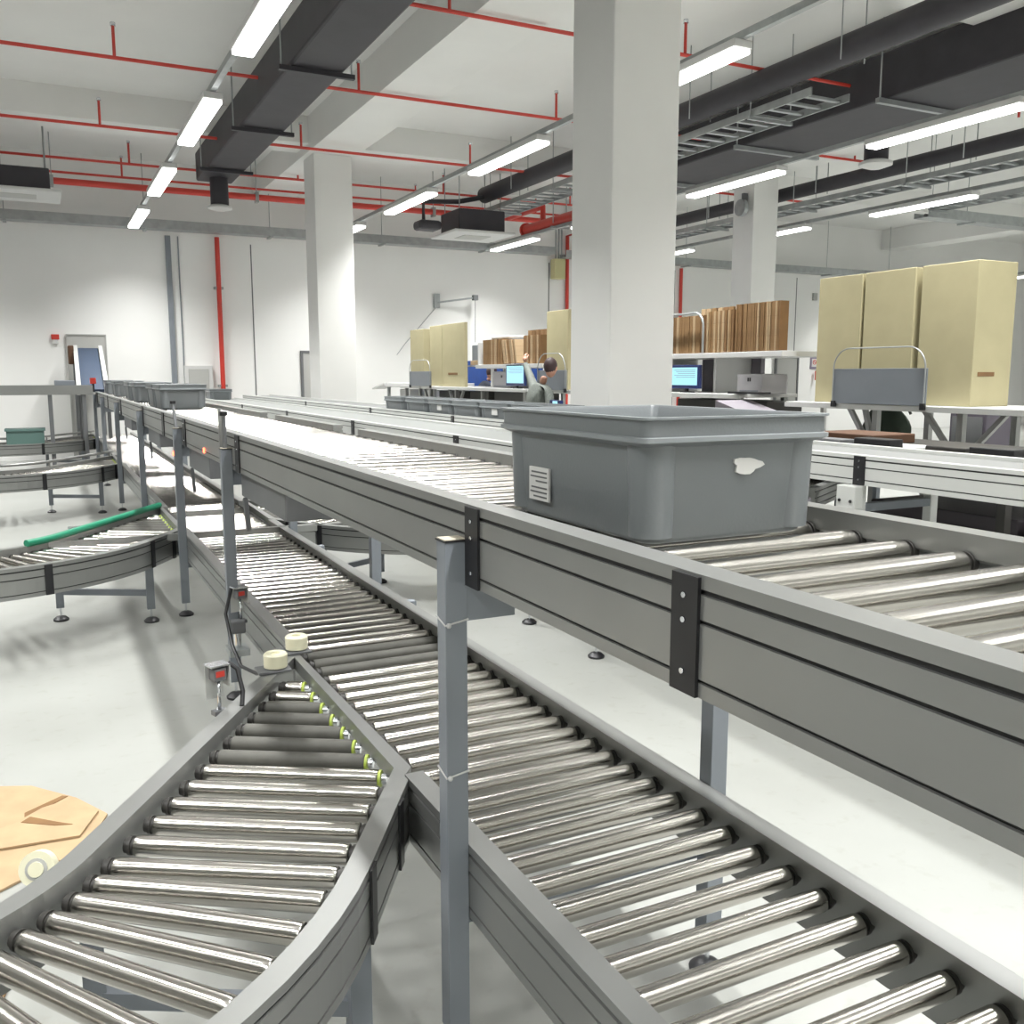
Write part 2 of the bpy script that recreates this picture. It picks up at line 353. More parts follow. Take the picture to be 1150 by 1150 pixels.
t = acunit(7.15, 8.1, 16.5, 17.4, 4.27, 4.72, 'black ceiling air unit with white grille plate, left of the yellow electrical box')
MB().tube([(6.95, 16.9, 4.45), (6.6, 16.9, 4.45), (6.6, 16.9, 4.85), (7.3, 16.9, 4.9), (7.95, 16.9, 5.05)], .045, BLACKDUCT, 8).bbox(6.45, 6.9, 16.7, 17.1, 4.33, 4.5, BLACKDUCT, .06).build('refrigerant_pipe', t)
acunit(-1.0, .33, 16.6, 17.4, 4.42, 4.8, 'black ceiling air unit with white grille plate at the far left edge')
t = thing('junction_box', 'yellowish electrical box on hanging conduits left of the middle column', 'box', (11.4, 20.3, 4.0))
MB().bbox(11.25, 11.55, 20.2, 20.42, 3.95, 4.42, YEL, .012).build('enclosure', t)
for x in (11.33, 11.41, 11.49): MB().cyl((x, 20.3, 4.42), (x, 20.3, 5.2), .02, GALV, n=8).build('conduit', t)
t = thing('ceiling_fan', 'small round grey wall fan on the left face of the right column', 'fan', (11.7, 14.0, 4.7))
MB().cyl((11.74, 14.0, 4.68), (11.66, 14.0, 4.68), .15, GALV, n=20).build('fan_cage', t); MB().box(11.72, 11.82, 13.97, 14.03, 4.65, 4.94, PAINT_D).build('bracket', t)
# ------------------------------------------------------------------ ceiling lights
rows = [(-2.05, 'row nearest left wall'), (1.75, 'row above the stacked conveyors'),
        (5.56, 'row right of the left column'), (9.27, 'row before the broad flat duct'),
        (13.2, 'row under the cable ladder'), (17.1, 'added unseen row right of the cable ladder'), (21.0, 'added unseen second row from right wall'), (25.2, 'row nearest right wall')]  # the two rows before the last are unseen, added to light the room
ordn = ['first', 'second', 'third', 'fourth', 'fifth', 'sixth', 'seventh']
zl = 4.40
proto = None
ld = bpy.data.lights.new('tube_light', 'AREA'); ld.shape = 'RECTANGLE'; ld.size = .15; ld.size_y = 1.95; ld.energy = LE; ld.spread = R(118); ld.color = (1, 1, .985)
for (x, lab) in rows:
    yt = 19.9 if x < 17 or x > 24 else (10.8 if x < 20 else 13.5)
    tr = MB().box(x - .03, x + .03, -2, yt, zl + .09, zl + .15, GALV).build('lighting_trunking', None, (x, 9, zl + .1))
    tag(tr, 'grey lighting rail carrying the %s' % lab, 'lighting rail')
    for q in range(7):
        y1 = (7.08 - 1.3 * q) * 2.75; y0 = y1 - 2.05
        if y1 < -2 or (y1 > yt and not (x == 21.0 and q == 0)): continue  # hidden fixture by the back wall added to brighten the right side
        if proto is None:
            t = thing('ceiling_light', '', 'light', (x, y0, zl))
            MB().bbox(x - .10, x + .10, y0, y0 + 2.05, zl + .02, zl + .088, WHITE, .01).build('housing', t)
            MB().bbox(x - .092, x + .092, y0 + .02, y0 + 2.03, zl - .02, zl + .019, TUBE, .012).build('diffuser', t)
            lo = bpy.data.objects.new('tube_lamp', ld); COL.objects.link(lo); lo.parent = t; lo.location = (0, 1.025, -.024)
            proto = t
        else:
            t = copy_tree(proto, None, (x, y0, zl))
        t['label'] = 'lit linear ceiling light, %s from back wall, %s' % (ordn[q], lab)
        t['group'] = 'linear ceiling lights'

# ------------------------------------------------------------------ conveyors
BH = .183; BW = .055; WID = .706
def profile(h=BH, w=BW):
    g = .006
    return [(0, 0), (w, 0), (w, -.045), (w - .027, -.055), (w - .027, -h), (0, -h),
            (0, -.161), (g, -.161), (g, -.155), (0, -.155), (0, -.073), (g, -.073), (g, -.066), (0, -.066), (0, -.030), (g, -.030), (g, -.021), (0, -.021)] if h > .18 else \
           [(0, 0), (w, 0), (w, -.045), (w - .027, -.055), (w - .027, -h), (0, -h), (0, -h + .022), (g, -h + .022), (g, -h + .028), (0, -h + .028),
            (0, -.062), (g, -.062), (g, -.056), (0, -.056), (0, -.026), (g, -.026), (g, -.018), (0, -.018)]
def sweep(mb, path, prof, side, z, m, cut0=None, cut1=None):
    """path: 2D points of the outer top edge; side=+1 puts the profile to the left of travel"""
    n = len(prof); P = [Vector(p) for p in path]; vs = []
    for i, p in enumerate(P):
        d0 = (P[i] - P[i - 1]).normalized() if i else (P[1] - P[0]).normalized()
        d1 = (P[i + 1] - P[i]).normalized() if i < len(P) - 1 else d0
        n0 = Vector((-d0.y, d0.x)) * side; n1 = Vector((-d1.y, d1.x)) * side
        mv = (n0 + n1).normalized(); mv = mv / mv.dot(n0)
        if i == 0 and cut0: c = Vector(cut0); mv = c / c.dot(n1)
        if i == len(P) - 1 and cut1: c = Vector(cut1); mv = c / c.dot(n0)
        for (u, w) in prof: q = p + mv * u; vs.append((q.x, q.y, z + w))
    fs = []
    for i in range(len(P) - 1):
        for k in range(n): fs.append((i * n + k, i * n + (k + 1) % n, (i + 1) * n + (k + 1) % n, (i + 1) * n + k))
    fs.append(tuple(range(n))); fs.append(tuple((len(P) - 1) * n + k for k in range(n))[::-1])
    a0 = len(mb.mi); mb.add(vs, fs, m); kd = mb._m(GROOVE)
    for j in range(len(fs) - 2):
        k = j % n; u0 = prof[k][0]; u1 = prof[(k + 1) % n][0]
        if 0 < u0 < .012 and 0 < u1 < .012: mb.mi[a0 + j] = kd
_rc = {}
def roller_mesh(L, rad=.0255, mtl=STEEL, caps=DARK, cap_r=.019, hub=.028):
    key = (round(L, 3), rad, mtl.name, caps.name)
    if key in _rc: return _rc[key]
    mb = MB()
    h = L / 2
    e2 = min(.02, h * .4); prof = [(-h, rad - .003), (-h + .0015, rad - .001), (-h + .004, rad), (-h + e2, rad), (h - e2, rad), (h - .004, rad), (h - .0015, rad - .001), (h, rad - .003)]
    n = 28; vs = []; fs = []
    for x, r in prof:
        for k in range(n): t = 2 * PI * k / n; vs.append((x, r * math.cos(t), r * math.sin(t)))
    for i in range(len(prof) - 1):
        for k in range(n): fs.append((i * n + k, i * n + (k + 1) % n, (i + 1) * n + (k + 1) % n, (i + 1) * n + k))
    mb.add(vs, fs, mtl, True); mb.add(vs[:n], [list(range(n))], DARK); mb.add(vs[-n:], [list(range(n))[::-1]], DARK)
    for s in (-1, 1):
        if caps is LIME and s > 0: continue
        mb.cyl((s * h, 0, 0), (s * (h + hub), 0, 0), cap_r, DARK, n=14)
        mb.cyl((s * (h + .008), 0, 0), (s * (h + .016), 0, 0), .0235, DARK, n=16)
    if caps is LIME:
        mb.cyl((h, 0, 0), (h + .008, 0, 0), rad - .001, LIME, n=18); mb.cyl((h + .008, 0, 0), (h + .024, 0, 0), .016, CHROME, n=10)
    me = mb.build('roller'); data = me.data; bpy.data.objects.remove(me); _rc[key] = data
    return data
def add_roller(parent, p, ang, L, **kw):
    o = bpy.data.objects.new('roller', roller_mesh(L, **kw)); COL.objects.link(o); o.parent = parent
    o.location = Vector(p) - parent.location; o.rotation_euler = (0, 0, ang); return o
def post(parent, x0, x1, y0, y1, ztop, name='leg', foot=True, cap=True, mtl=PAINT, zbot=.09):
    """leg with cap and levelling foot as sub-parts"""
    o = MB().bbox(x0, x1, y0, y1, zbot, ztop, mtl, .002).build(name, parent)
    cx, cy = (x0 + x1) / 2, (y0 + y1) / 2
    def sub(mb, nm):
        q = mb.build(nm, parent); q.parent = o; return q
    if foot:
        sub(MB().lathe((cx, cy, 0), [(.048, 0), (.05, .012), (.032, .028), (.012, .034)], BLACK, 18).cyl((cx, cy, .03), (cx, cy, zbot), .007, CHROME, n=8), 'levelling_foot')
    if cap:
        sub(MB().box(x0 - .002, x1 + .002, y0 - .002, y1 + .002, ztop, ztop + .004, BLACK).box(x0, x1, y0, y1, ztop + .004, ztop + .006, mat('tan cap', (.42, .38, .30), .6)), 'end_cap')
    return o
def joint_plate(parent, x, y0, y1, ztop, h=BH, side=-1):
    """black bolted plate on an outer beam face that lies in the plane x"""
    xa, xb = (x - .006, x) if side < 0 else (x, x + .006)
    mb = MB().box(xa, xb, y0, y1, ztop - h, ztop - .004, BLACK)
    for d in (.035, .072, .150):
        z = ztop - d * h / BH; yc = (y0 + y1) / 2; xs = xa if side < 0 else xb
        mb.cyl((xs, yc, z), (xs + side * .003, yc, z), .0045, CHROME, n=8)
    return mb.build('joint_plate', parent)

def straight_conveyor(label, x0, y0, y1, ztop, lo_left=None, pitch=.11, rdrop=.0305, m=ALU, h=BH, group=None, rub=(), roll0=None, maxparts=100, left_gap=(), WID=.706, deck=None):
    t = thing('roller_conveyor', label, 'conveyor', (x0 + WID / 2, (y0 + y1) / 2, 0), group)
    pr = profile(h)
    # outer (left) beam in segments, right beam
    segs = []; a = y0
    for g0, g1 in sorted(left_gap): segs.append((a, g0)); a = g1
    segs.append((a, y1))
    for a, b in segs:
        mb = MB(); sweep(mb, [(x0, a), (x0, b)], pr, -1, ztop, m); mb.build('side_beam', t)
    rsegs = []; a = y0
    for g0, g1 in sorted(lo_left or ()): rsegs.append((a, g0)); a = g1
    rsegs.append((a, y1))
    for a, b in rsegs:
        mb = MB(); sweep(mb, [(x0 + WID, a), (x0 + WID, b)], pr, 1, ztop, m); mb.build('side_beam', t)
    L = WID - 2 * BW - .028; zr = ztop - rdrop - .025; cx = x0 + WID / 2
    if deck:
        MB().box(x0 + BW - .02, x0 + WID - BW + .02, y0 + .02, y1 - .02, ztop - .05, ztop - .018, deck).build('belt', t); return t
    y = roll0 if roll0 is not None else y0 + .06
    ys = []
    while y < y1 - .04: ys.append(y); y += pitch
    stuff = MB(); n = 0
    for y in ys:
        if n < maxparts:
            isr = any(a <= y <= b for a, b in rub)
            add_roller(t, (cx, y, zr), 0, L, mtl=RUBBER if isr else STEEL)
            n += 1
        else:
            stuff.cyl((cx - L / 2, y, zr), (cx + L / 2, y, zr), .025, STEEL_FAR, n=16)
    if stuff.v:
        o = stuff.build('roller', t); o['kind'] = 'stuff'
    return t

# --- upper conveyor
X0 = .828; X1 = X0 + WID; ZU = 1.367; ZD = .56
up = straight_conveyor('raised grey roller conveyor carrying the big grey tote, nearest the camera', X0, -.62, 17.7, ZU, roll0=-.57, pitch=.13, lo_left=[(6.74, 7.24), (4.78, 5.24)])
for y0, y1 in ((1.05, 1.112), (1.812, 1.88), (4.56, 4.66), (6.42, 6.54), (7.62, 7.76), (9.25, 9.4), (11.9, 12.05), (14.3, 14.45), (17.0, 17.15)):
    joint_plate(up, X0, y0, y1, ZU)
for y0 in (1.05, 1.85, 7.7, 12.0): joint_plate(up, X1, y0, y0 + .07, ZU, side=1)
pY = [(1.88, 1.283), (4.76, 1.285), (6.63, 1.29), (9.3, 1.32), (12.3, 1.32), (15.2, 1.32), (17.4, 1.32), (-.45, 1.283)]
for i, (y, zt) in enumerate(pY):
    p = post(up, X0 - .054, X0 - .001, y, y + .05, zt)
    p2 = post(up, X1 + .001, X1 + .054, y, y + .05, ZU - .02, cap=False)
    o = MB().box(X0 - .02, X1 + .02, y + .055, y + .095, 1.10, ZU - BH, PAINT).build('cross_member', up)
    if i == 0:
        q = MB().prism([(X0 - .03, y + .002), (X0 + .12, y + .002), (X0 + .12, y + .05), (X0 - .03, y + .05)], 1.10, ZU - BH - .001, PAINT).build('gusset_plate', up)
        MB().cyl((X0 + .10, y - .006, 1.165), (X0 + .10, y + .004, 1.165), .006, CHROME, n=8).build('bolt', up)
        for z in (1.095, .735):
            a, b, c, d = X0 - .0555, X0 + .0005, y - .0015, y + .0515
            MB().tube([(a, d, z + .012), (a, c, z), (b, c, z + .01), (b, c + .01, z + .012)], .0022, WHITE, 6).lathe((a + .008, c - .002, z - .005), [(.004, 0), (.006, .004), (.004, .010)], WHITE, 8).build('cable_tie', up)
    if i in (1, 2):
        lean = .0 if i == 1 else .12
        o = MB().cyl((X0 - .03, y + .025, zt), (X0 - .03, y + .025 + lean, zt + .165), .011, PAINT_D, n=8).cyl((X0 - .03, y + .025 + lean, zt + .165), (X0 - .03, y + .025 + lean, zt + .185), .02, BLACK, n=10).build('clamp_rod', up)
        if i == 1: MB().box(X0 - .04, X0 - .025, y + .12, y + .14, zt - .1, zt + .20, ALU).build('reflector_bracket', up)
# drive housings hanging under the upper conveyor
for (a, b, zb) in ((3.78, 4.72, 1.055), (5.7, 6.55, 1.04), (8.3, 9.2, 1.05), (11, 12, 1.05)):
    o = MB().bbox(X0 + .03, X1 - .03, a, b, zb, ZU - BH - .004, PAINT_D, .006).build('drive_housing', up)
    MB().obar((X0 + .04, b - .03, zb - .01), (X0 + .04, b - .10, zb - .16), .02, .03, PAINT_D).build('housing_strut', up)
for (x, y, z) in ((X0 - .0005, 5.66, 1.215), (X0 - .055, 6.66, 1.125)):  # glowing discs stand in for red laser glints on beam and post
    mb = MB(); mb.cyl((x, y, z), (x - .006, y, z), .016, REDGLINT, n=12); mb.build('laser_glint', up)

# --- lower conveyor
gapsL = [(2.32, 3.70), (6.97, 8.2), (12.6, 13.85), (17.9, 19.1)]
rub = [(3.40, 3.68), (7.75, 8.1), (13.4, 13.7)]
low = straight_conveyor('low grey roller conveyor running directly under the raised one', X0, -.5, 19.4, ZD, left_gap=gapsL, lo_left=[(7.12, 8.30)], roll0=-.42, pitch=.1075, rub=rub)
for (a, b) in gapsL:
    mb = MB().prism([(X0 - .012, a - .02), (X0 + .034, a + .04), (X0 + .012, b + .04), (X0 - .012, b - .06)], ZD - .05, ZD - .0005, ALU); mb.build('divider_strip', low)
MB().prism([(X1 + .012, 7.10), (X1 - .034, 7.16), (X1 - .012, 8.34), (X1 + .012, 8.24)], ZD - .05, ZD - .0005, ALU).build('divider_strip', low)
for y in (6.72, 8.5, 4.7, 12.2, 14.2): joint_plate(low, X0, y, y + .07, ZD)
for y in (1.0, 4.9, 9.2, 3.0): joint_plate(low, X1, y, y + .07, ZD, side=1)
for i, (y, zt) in enumerate(pY):
    MB().box(X0 - .03, X1 + .03, y + .055, y + .09, ZD - BH - .05, ZD - BH, PAINT).build('cross_member', low)
for y in (4.22, 5.9):
    post(low, X1 + .002, X1 + .05, y, y + .05, ZD - .01, cap=False)
# guide wheels at the apex of the first merge
for (x, y) in ((.842, 3.60), (.715, 3.40)):
    mb = MB().lathe((x, y, ZD + .012), [(.030, 0), (.043, .004), (.044, .05), (.038, .056), (.018, .056), (.016, .046)], CREAM, 24); w = mb.build('guide_wheel', low)
    q = MB().bbox(x - .07, x + .05, y - .045, y + .045, ZD + .001, ZD + .011, PAINT_D, .003).build('wheel_bracket', low)
# photo sensor brackets
def sensor(parent, x, y, z, ang, cable):
    M = Matrix.Translation((x, y, z)) @ Matrix.Rotation(ang, 4, 'Z') @ Matrix.Scale(.78, 4)
    def tr(mb):
        for i in range(len(mb.v)): mb.v[i] = M @ mb.v[i]
        return mb
    a = tr(MB().box(-.04, .04, .031, .035, -.08, .075, ALU_L).box(-.04, .045, -.035, .04, .075, .082, CHROME).box(.04, .045, -.035, .035, -.02, .075, ALU_L)).build('sensor_bracket', parent)
    b = tr(MB().bbox(-.025, .03, -.028, .025, .01, .065, PAINT_D, .004).box(-.018, .02, -.0305, -.028, .03, .055, RED)).build('photo_sensor', parent)
    c = tr(MB().cyl((0, -.01, -.12), (0, -.01, .01), .008, CHROME, n=8).box(-.03, .03, -.03, .01, -.14, -.12, PAINT_D)).build('sensor_clamp', parent)
    MB().tube(cable, .008, BLACK, 8).build('sensor_cable', parent)
sensor(low, .765, 4.38, .61, .3, [(.735, 4.40, .67), (.70, 4.38, .55), (.71, 4.30, .42), (.72, 4.15, .36), (.75, 3.95, .38), (.79, 3.72, .47)])
MB().box(.70, .79, 4.30, 4.42, .36, .39, GALV).cyl((.745, 4.36, .39), (.745, 4.36, .50), .018, CHROME, n=10).bbox(.715, .78, 4.33, 4.39, .46, .52, PAINT_D, .006).build('sensor_mount', low)

# --- merge spurs
TH = R(31)
def spur(label, yw, side=-1, xend=-4.0, straight=.45, Ro=1.40, m=ALU, guide=None, legs=True, seed=0):
    """side=-1: joins from the left, +1: mirrored to the right"""
    cxm = (X0 + X1) / 2
    def W(x, y):
        return (x, y) if side < 0 else (2 * cxm - x, y)
    t = thing('merge_conveyor', label, 'conveyor', (*W(X0 - .5, yw - .4), 0))
    d = Vector((math.sin(TH), math.cos(TH))); nn = Vector((math.cos(TH), -math.sin(TH)))
    c0 = Vector((X0 - .004, yw))
    nearS = [c0, c0 - d * straight]
    ctr = nearS[1] - nn * Ro
    arc_o = []; arc_i = []; ri = Ro - WID
    N = 14
    turn = PI / 2 - TH
    for k in range(1, N + 1):
        a = -TH - turn * k / N
        # direction of radius starts at nn (angle -TH) and rotates to -90 deg
        v = Vector((math.cos(a), math.sin(a)))
        arc_o.append(ctr + v * Ro); arc_i.append(ctr + v * ri)
    near = nearS + arc_o + [Vector((xend, arc_o[-1].y))]
    far1 = nearS[1] - nn * WID
    k = (X0 - .004 - far1.x) / d.x
    apex = far1 + d * k
    far = [apex, far1] + arc_i + [Vector((xend, arc_i[-1].y))]
    s_near = -1 if side < 0 else 1
    mb = MB(); sweep(mb, [W(*p) for p in near], profile(), s_near, ZD, m, cut0=(0, -1)); mb.build('side_beam', t)
    mb = MB(); sweep(mb, [W(*p) for p in far], profile(), -s_near, ZD, m, cut0=(0, 1)); mb.build('side_beam', t)
    # rollers
    zr = ZD - .0305 - .025
    Lf = WID - 2 * BW - .062
    s = .306
    axis_ang = math.atan2(nn.y, nn.x)
    # straight part measured back from the apex
    total = (apex - far1).length
    while s < total - .02:
        base = apex - d * s                       # on far outer edge
        a = base + nn * (BW + .031)
        t_full = Lf
        xr = X0 - .034
        if (a + nn * Lf).x > xr - 0.0 or s < (apex - far1).length - straight:
            lim = (xr - a.x) / nn.x
            Lr = min(Lf, lim)
        else: Lr = Lf
        if Lr > .05:
            ctrp = a + nn * (Lr / 2)
            isr = .50 < s < .97
            x, y = W(*ctrp); ang = axis_ang if side < 0 else PI - axis_ang
            add_roller(t, (x, y, zr), ang, round(Lr, 3), mtl=RUBBER if isr else STEEL, caps=LIME if Lr < Lf - .01 else DARK, hub=.026)
        s += .1065
    # arc rollers (radial)
    na = 11
    for k in range(na):
        a = -TH - turn * (k + .5) / na
        v = Vector((math.cos(a), math.sin(a)))
        c = ctr + v * (ri + WID / 2); x, y = W(*c); ang = math.atan2(v.y, v.x)
        add_roller(t, (x, y, zr), ang if side < 0 else PI - ang, round(Lf, 3))
    x = arc_o[-1].x - .06; yy = (arc_o[-1].y + arc_i[-1].y) / 2; nmax = 45
    while x > xend + .05 and nmax:
        xx, y2 = W(x, yy); add_roller(t, (xx, y2, zr), PI / 2, round(Lf, 3)); x -= .11; nmax -= 1
    # legs and braces
    def leg(px, py, nm='leg'):
        x, y = W(px, py); return post(t, x - .025, x + .025, y - .025, y + .025, ZD - BH + .02, nm, cap=False)
    pA = nearS[1] - nn * .04 - d * -.02; pB = far1 + nn * .04
    leg(*pA); leg(*pB)
    a, b = W(*pA), W(*pB)
    MB().obar((a[0], a[1], .20), (b[0], b[1], .20), .03, .04, PAINT).build('leg_brace', t)
    for xx in (arc_o[-1].x - .5, arc_o[-1].x - 2.2):
        if xx > xend:
            leg(xx, arc_o[-1].y + .04); leg(xx, arc_i[-1].y - .04)
            a, b = W(xx, arc_o[-1].y + .04), W(xx, arc_i[-1].y - .04)
            MB().obar((a[0], a[1], .20), (b[0], b[1], .20), .03, .04, PAINT).build('leg_brace', t)
    # joint plates on the near face
    for (p, dd) in ((c0 - d * .10, d), (c0 - d * .42, d), (arc_o[7] , (arc_o[7] - arc_o[8]).normalized())):
        nrm = Vector((dd.y, -dd.x)); w = .045
        q = [p + nrm * .0005, p - dd * w + nrm * .0005, p - dd * w + nrm * .007, p + nrm * .007]
        MB().prism([W(*v) for v in q], ZD - BH, ZD - .004, BLACK).build('joint_plate', t)
    # guide along the far beam
    if guide is not None:
        gp = [apex + nn * (BW - .004) - d * .10] + [far1 + nn * (BW - .004)]
        for v in arc_i[::2]: gp.append(ctr + (v - ctr).normalized() * (ri + BW - .004))
        if guide is GREEN: gp = gp[:2] + gp[2:5]
        else: gp.append(Vector((xend, arc_i[-1].y - BW)))
        zz = ZD + (.018 if guide is GREEN else .06)
        MB().tube([(*W(*v), zz) for v in gp], .024 if guide is GREEN else .018, guide, 10).build('guide_rail', t)
        if guide is not GREEN:
            for v in (gp[0] - d * .1, gp[1], gp[-2]):
                x, y = W(*v); MB().box(x - .01, x + .01, y - .01, y + .01, ZD, zz, ALU).build('rail_bracket', t)
    return t, apex, far1, d, nn, W
m1, apex, far1, dd, nn, W = spur('nearest merge conveyor at lower left, feeding the low conveyor at an angle', 2.28)
p = apex - dd * 1.58
# sensor on the nearest merge conveyor
sensor(m1, .465, 3.14, .63, .3, [(.505, 3.15, .69), (.53, 3.13, .67), (.54, 3.1, .60), (.53, 3.07, .56)])
MB().cyl((.465, 3.14, .42), (.465, 3.14, .54), .008, CHROME, n=8).box(.45, .53, 3.12, 3.16, .41, .43, GALV).build('sensor_mount', m1)
mb = MB()
c = Vector((-.075, 2.40, .47)); ax = Vector((.35, .87, -.33)).normalized()
mb.cyl(c, c - ax * .028, .042, CREAM, n=24).cyl(c - ax * .028, c - ax * .030, .026, DOORG, n=20).cyl(c - ax * .030, c - ax * .034, .018, CREAM, n=16)
mb.build('skate_wheel', m1)
MB().obar((-.03, 2.30, .47), (-.075, 2.40, .44), .03, .02, PAINT_D).build('wheel_bracket', m1)
spur('second merge conveyor from the camera, with a green guide strip', 6.93, guide=GREEN)
spur('third merge conveyor from the camera on the left, with a grey guide rail', 12.55, guide=ALU)
spur('farthest merge conveyor on the left, close to the back wall', 17.75, guide=ALU)
spur('merge conveyor on the right side of the low conveyor, seen under the raised one', 7.08, side=1, xend=-.6)

# --- parallel conveyors C and D
cC = straight_conveyor('long light grey belt conveyor just beyond the raised one', 2.80, 3.9, 19.35, 1.198, m=ALU_L, deck=mat('light grey belt', (.27, .28, .27), .6)); cC.name = 'belt_conveyor'
for y in (6.5, 9.15, 12.0, 15.0): joint_plate(cC, 2.80, y, y + .1, 1.198)
for y in (4.55, 5.4, 8.2, 11.2, 14.2, 17.2):
    post(cC, 2.805, 2.855, y - .025, y + .025, 1.02, cap=False); post(cC, 3.45, 3.50, y - .025, y + .025, 1.02, cap=False)
    MB().box(2.83, 3.47, y - .02, y + .02, .96, 1.0, PAINT).build('cross_member', cC)
cD = straight_conveyor('light grey conveyor beyond, carrying the row of small totes', 3.55, -.3, 19.0, 1.262, m=ALU_L, h=.145, roll0=-.2, WID=.58, deck=mat('grey belt', (.22, .225, .22), .6)); cD.name = 'belt_conveyor'
for y in (.9, 3.27, 8.35, 10.9, 14): joint_plate(cD, 3.55, y, y + .07, 1.262, h=.145)
for y in (.6, 3.33, 5.9, 8.6, 11.4, 14.3, 17.2):
    if y == 3.33:
        MB().bbox(3.49, 3.545, y - .06, y + .06, 1.0, 1.115, ALU_L, .006).build('post_bracket', cD)
        for dy in (-.035, .035): MB().cyl((3.49, y + dy, 1.04), (3.484, y + dy, 1.04), .008, BLACK, n=8).build('bolt', cD)
    post(cD, 3.555, 3.605, y - .025, y + .025, 1.117, cap=False, mtl=ALU_L); post(cD, 4.07, 4.12, y - .025, y + .025, 1.117, cap=False, mtl=ALU_L)
    MB().box(3.6, 4.08, y - .02, y + .02, .98, 1.02, PAINT).build('cross_member', cD)
# short angled conveyor under D at the right
t = thing('roller_conveyor', 'short angled grey conveyor passing under the light conveyor at the right', 'conveyor', (3.9, 4.3, 0))
for s, off in ((1, 0), (-1, .55)):
    mb = MB(); a = Vector((3.75 + off * .42, 4.35 - off * .6)); b = Vector((5.6 + off * .42, 5.45 - off * .6))
    sweep(mb, [a, b], profile(.12), -s, 1.0, ALU); mb.build('side_beam', t)
dv = (Vector((5.6, 5.45)) - Vector((3.75, 4.35))).normalized(); nv = Vector((dv.y, -dv.x))
for k in range(17):
    c = Vector((3.75, 4.35)) + dv * (.08 + .115 * k) + nv * .19
    add_roller(t, (c.x, c.y, .945), math.atan2(nv.y, nv.x), .26)
for q in (.9, 2.05):
    for w in (.05, .33):
        c = Vector((3.75, 4.35)) + dv * q + nv * w
        post(t, c.x - .02, c.x + .02, c.y - .02, c.y + .02, .88, cap=False)

# --- cross conveyor and incline at the far left
t = thing('cross_conveyor', 'raised grey conveyor crossing at the far left end of the hall', 'conveyor', (-1.5, 17.2, 0))
MB().box(-4, .76, 16.9, 16.95, 1.33, 1.48, ALU).build('side_beam', t); MB().box(-4, .76, 17.5, 17.55, 1.33, 1.48, ALU).build('side_beam', t)
MB().box(-4, .76, 16.95, 17.5, 1.42, 1.45, BELT).build('belt', t)
for x in (-3, -1.2, .12, .62): post(t, x - .03, x + .03, 16.93, 16.99, 1.33, cap=False, mtl=PAINT_D); post(t, x - .03, x + .03, 17.46, 17.52, 1.33, cap=False, mtl=PAINT_D)
MB().bbox(.2, .5, 17.0, 17.4, 1.45, 1.56, PAINT, .01).build('motor_box', t)
t = thing('incline_belt_conveyor', 'steep incline conveyor with a navy belt rising to the back wall at far left', 'conveyor', (.8, 18.6, 0))
a = Vector((.80, 17.75, 1.38)); b = Vector((.86, 20.1, 2.14))
MB().obar(a + Vector((0, 0, .0)), b, .36, .05, BELT).build('belt', t)
for s in (-1, 1): MB().obar(a + Vector((s * .22, 0, 0)), b + Vector((s * .22, 0, 0)), .07, .16, ALU_L).build('side_beam', t)
for y, z in ((18.2, 1.45), (19.8, 1.95)):
    for x in (.60, 1.06): post(t, x - .03, x + .03, y - .03, y + .03, z, cap=False, mtl=PAINT_D)
MB().bbox(.50, .60, 19.7, 20.1, 1.85, 2.2, WOODDK, .02).build('drive_motor', t)
t = thing('signal_lamp', 'small red signal lamp on a post beside the foot of the incline conveyor', 'lamp', (1.12, 17.6, 1.4))
MB().cyl((.80, 17.62, 1.367), (.80, 17.62, 1.5), .02, BLACK, n=10).build('lamp_post', t); MB().cyl((.80, 17.62, 1.5), (.80, 17.62, 1.60), .05, RED, n=12).build('lamp_lens', t)
# pallet boxes standing on the floor at far left
t = thing('plastic_crate', 'teal crate riding on the farthest left merge conveyor', 'box', (-.25, 17.2, .53))
TEAL = mat('teal crate', (.12, .21, .19), .5)
MB().bbox(-.55, .0, 17.05, 17.42, .531, .78, TEAL, .01).build('body', t); MB().box(-.57, .02, 17.03, 17.44, .75, .785, TEAL).build('rim', t)

